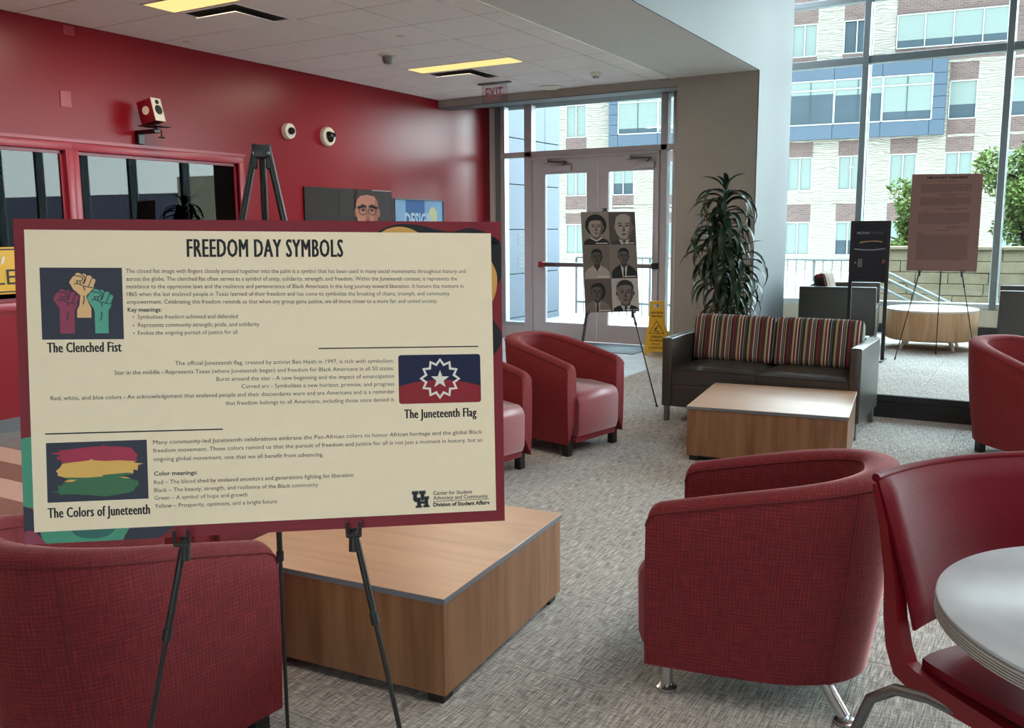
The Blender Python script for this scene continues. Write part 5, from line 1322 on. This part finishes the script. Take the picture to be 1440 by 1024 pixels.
# blue bay
bx0, bx1, bz0, bz1, bd0 = -13.75, 3.4, 5.95, 9.57, -.55
part('bay_core', bx0+.02, bz0+.02, bx1-.02, bz1-.02, 'shadow_black', bd0+.12, .0)
xj = [bx0, -13.2]+[-13.2+2.28*i for i in range(1, 7)]+[2.72, bx1]
for i in range(len(xj)-1):
    for (za, zb) in ((bz0, 6.67), (8.9, bz1)):
        MB().bbox(xj[i]+.008, bd0, za+.008, xj[i+1]-.008, bd0+.12, zb-.008, .01, 1).build('blue_panel', 'blue_panel', bd)
for k in range(4):
    za = 6.67+k*(8.9-6.67)/4; zb = za+(8.9-6.67)/4
    for (xa, xb_) in ((bx0, -13.2), (2.80, bx1)): MB().bbox(xa+.008, bd0, za+.008, xb_-.008, bd0+.12, zb-.008, .01, 1).build('blue_panel', 'blue_panel', bd)
    MB().bbox(bx1-.01, bd0, za+.008, bx1+.02, 0, zb-.008, .01, 1).build('blue_panel', 'blue_panel', bd)
for (za, zb) in ((bz0, 6.67), (8.9, bz1)): MB().bbox(bx1-.01, bd0, za, bx1+.02, 0, zb, .01, 1).build('blue_panel', 'blue_panel', bd)
MB().bbox(bx0, bd0, bz1-.01, bx1, 0, bz1+.05, .01, 1).build('bay_coping', 'blue_panel', bd)
ux = -13.2; uw = (2.80+13.2)/7
for i in range(7):
    x0 = ux+i*uw; x1 = x0+uw; o = MB(); y0, y1 = bd0-.02, bd0+.05
    o.box(x0, y0, 6.67, x0+.06, y1, 8.9); o.box(x1-.03, y0, 6.67, x1+.03, y1, 8.9); o.box(x0, y0, 6.67, x1, y1, 6.73); o.box(x0, y0, 8.84, x1, y1, 8.9); o.box(x0, y0, 8.38, x1, y1, 8.44)
    wo = o.build('window', 'window_white', bd, 0); MB().box((x0+x1)/2-.02, y0+.01, 6.73, (x0+x1)/2+.02, y1, 8.84).build('mullion', 'pane_dark', wo, 0)
    for h in (0, 1):
        xa = x0+.06 if h == 0 else (x0+x1)/2+.02; xc = (x0+x1)/2-.02 if h == 0 else x1-.03
        bz = [7.0, 6.8, 7.2, 6.74, 8.2, 8.1, 7.15][i]
        if i == 6 and h == 0: bz = 7.15
        MB().box(xa, bd0+.02, 6.73, xc, bd0+.04, bz).build('pane', 'pane_dark', wo, 0); MB().box(xa, bd0+.015, bz, xc, bd0+.04, 8.38).build('pane', 'blind_cyan', wo, 0); MB().box(xa, bd0+.02, 8.44, xc, bd0+.04, 8.84).build('pane', 'blind_cyan', wo, 0)
# lower, distant buildings right of it (seen mirrored in the studio glass)
fb = thing('distant_building', 'low grey and cream building far off, mirrored in the studio window', 'building', (44, 34, 0), math.radians(-8))
MB().box(-17, 0, -.5, 34, 14, 3.7).build('hall', 'roof_grey', fb, 0); MB().box(-20.5, -4, -.5, -17.5, 10, 4.3).build('wing', 'far_cream', fb, 0)
MB().box(-14, -4.6, 1.9, 34, -4, 2.2).build('canopy', 'window_white', fb, 0)
for i in range(16): MB().box(-13.5+i*3, -4.5, -.5, -13.3+i*3, -4.2, 1.9).build('post', 'window_white', fb, 0)

# trees beyond the limestone wall
def tree(label, x, y, z0, h, r, seed, n_=5200):
    o = thing('street_tree', label, 'tree', (x, y, z0), group='street trees behind the limestone wall')
    rr_ = random.Random(seed)
    t_ = MB().tube([(0, 0, 0), (.05, .02, h*.35), (-.04, .05, h*.7), (.02, 0, h*.9)], [.12, .10, .06, .03], 10)
    for i in range(9):
        a = rr_.uniform(0, 2*PI); z = h*rr_.uniform(.35, .8); L_ = r*rr_.uniform(.5, .9)
        t_.tube([(0, 0, z), (L_*.5*math.cos(a), L_*.5*math.sin(a), z+L_*.35), (L_*math.cos(a), L_*math.sin(a), z+L_*.5)], [.04, .025, .01], 6)
    t_.build('trunk', 'tree_bark', o)
    cs = [(rr_.gauss(0, r*.42), rr_.gauss(0, r*.42), h*rr_.uniform(.42, 1.0), rr_.uniform(.22, .42)*r) for _ in range(34)]
    vs = []; fs = []
    for i in range(n_):
        cx, cy, cz, cr_ = cs[rr_.randrange(len(cs))]
        d = Vector((rr_.gauss(0, 1), rr_.gauss(0, 1), rr_.gauss(0, .8))).normalized()*cr_*rr_.uniform(.55, 1.05)
        p = Vector((cx, cy, cz))+d; a = Vector((rr_.gauss(0, 1), rr_.gauss(0, 1), rr_.gauss(0, .6))).normalized(); b2 = a.cross(Vector((rr_.gauss(0, 1), rr_.gauss(0, 1), rr_.gauss(0, 1)))).normalized()
        s = rr_.uniform(.035, .065)
        k = len(vs); vs += [p-a*s, p+b2*s*.45, p+a*s, p-b2*s*.45]; fs.append((k, k+1, k+2, k+3))
    c = MB(); c.v = [tuple(v) for v in vs]; c.f = fs
    co = link('crown', c.mesh('crown', 'tree_leaf', 0), o); co['kind'] = 'stuff'
tree('leafy green tree outside, seen to the right of the brown board', -.30, 19.5, -.2, 3.1, .85, 1, 9000)
tree('smaller leafy tree outside, seen between the sign stand and the brown board', -2.12, 18.5, -.2, 2.35, .6, 2, 6500)
tree('leafy tree outside at the right edge of the photo', 1.5, 18.8, -.2, 3.4, .8, 3, 8000)
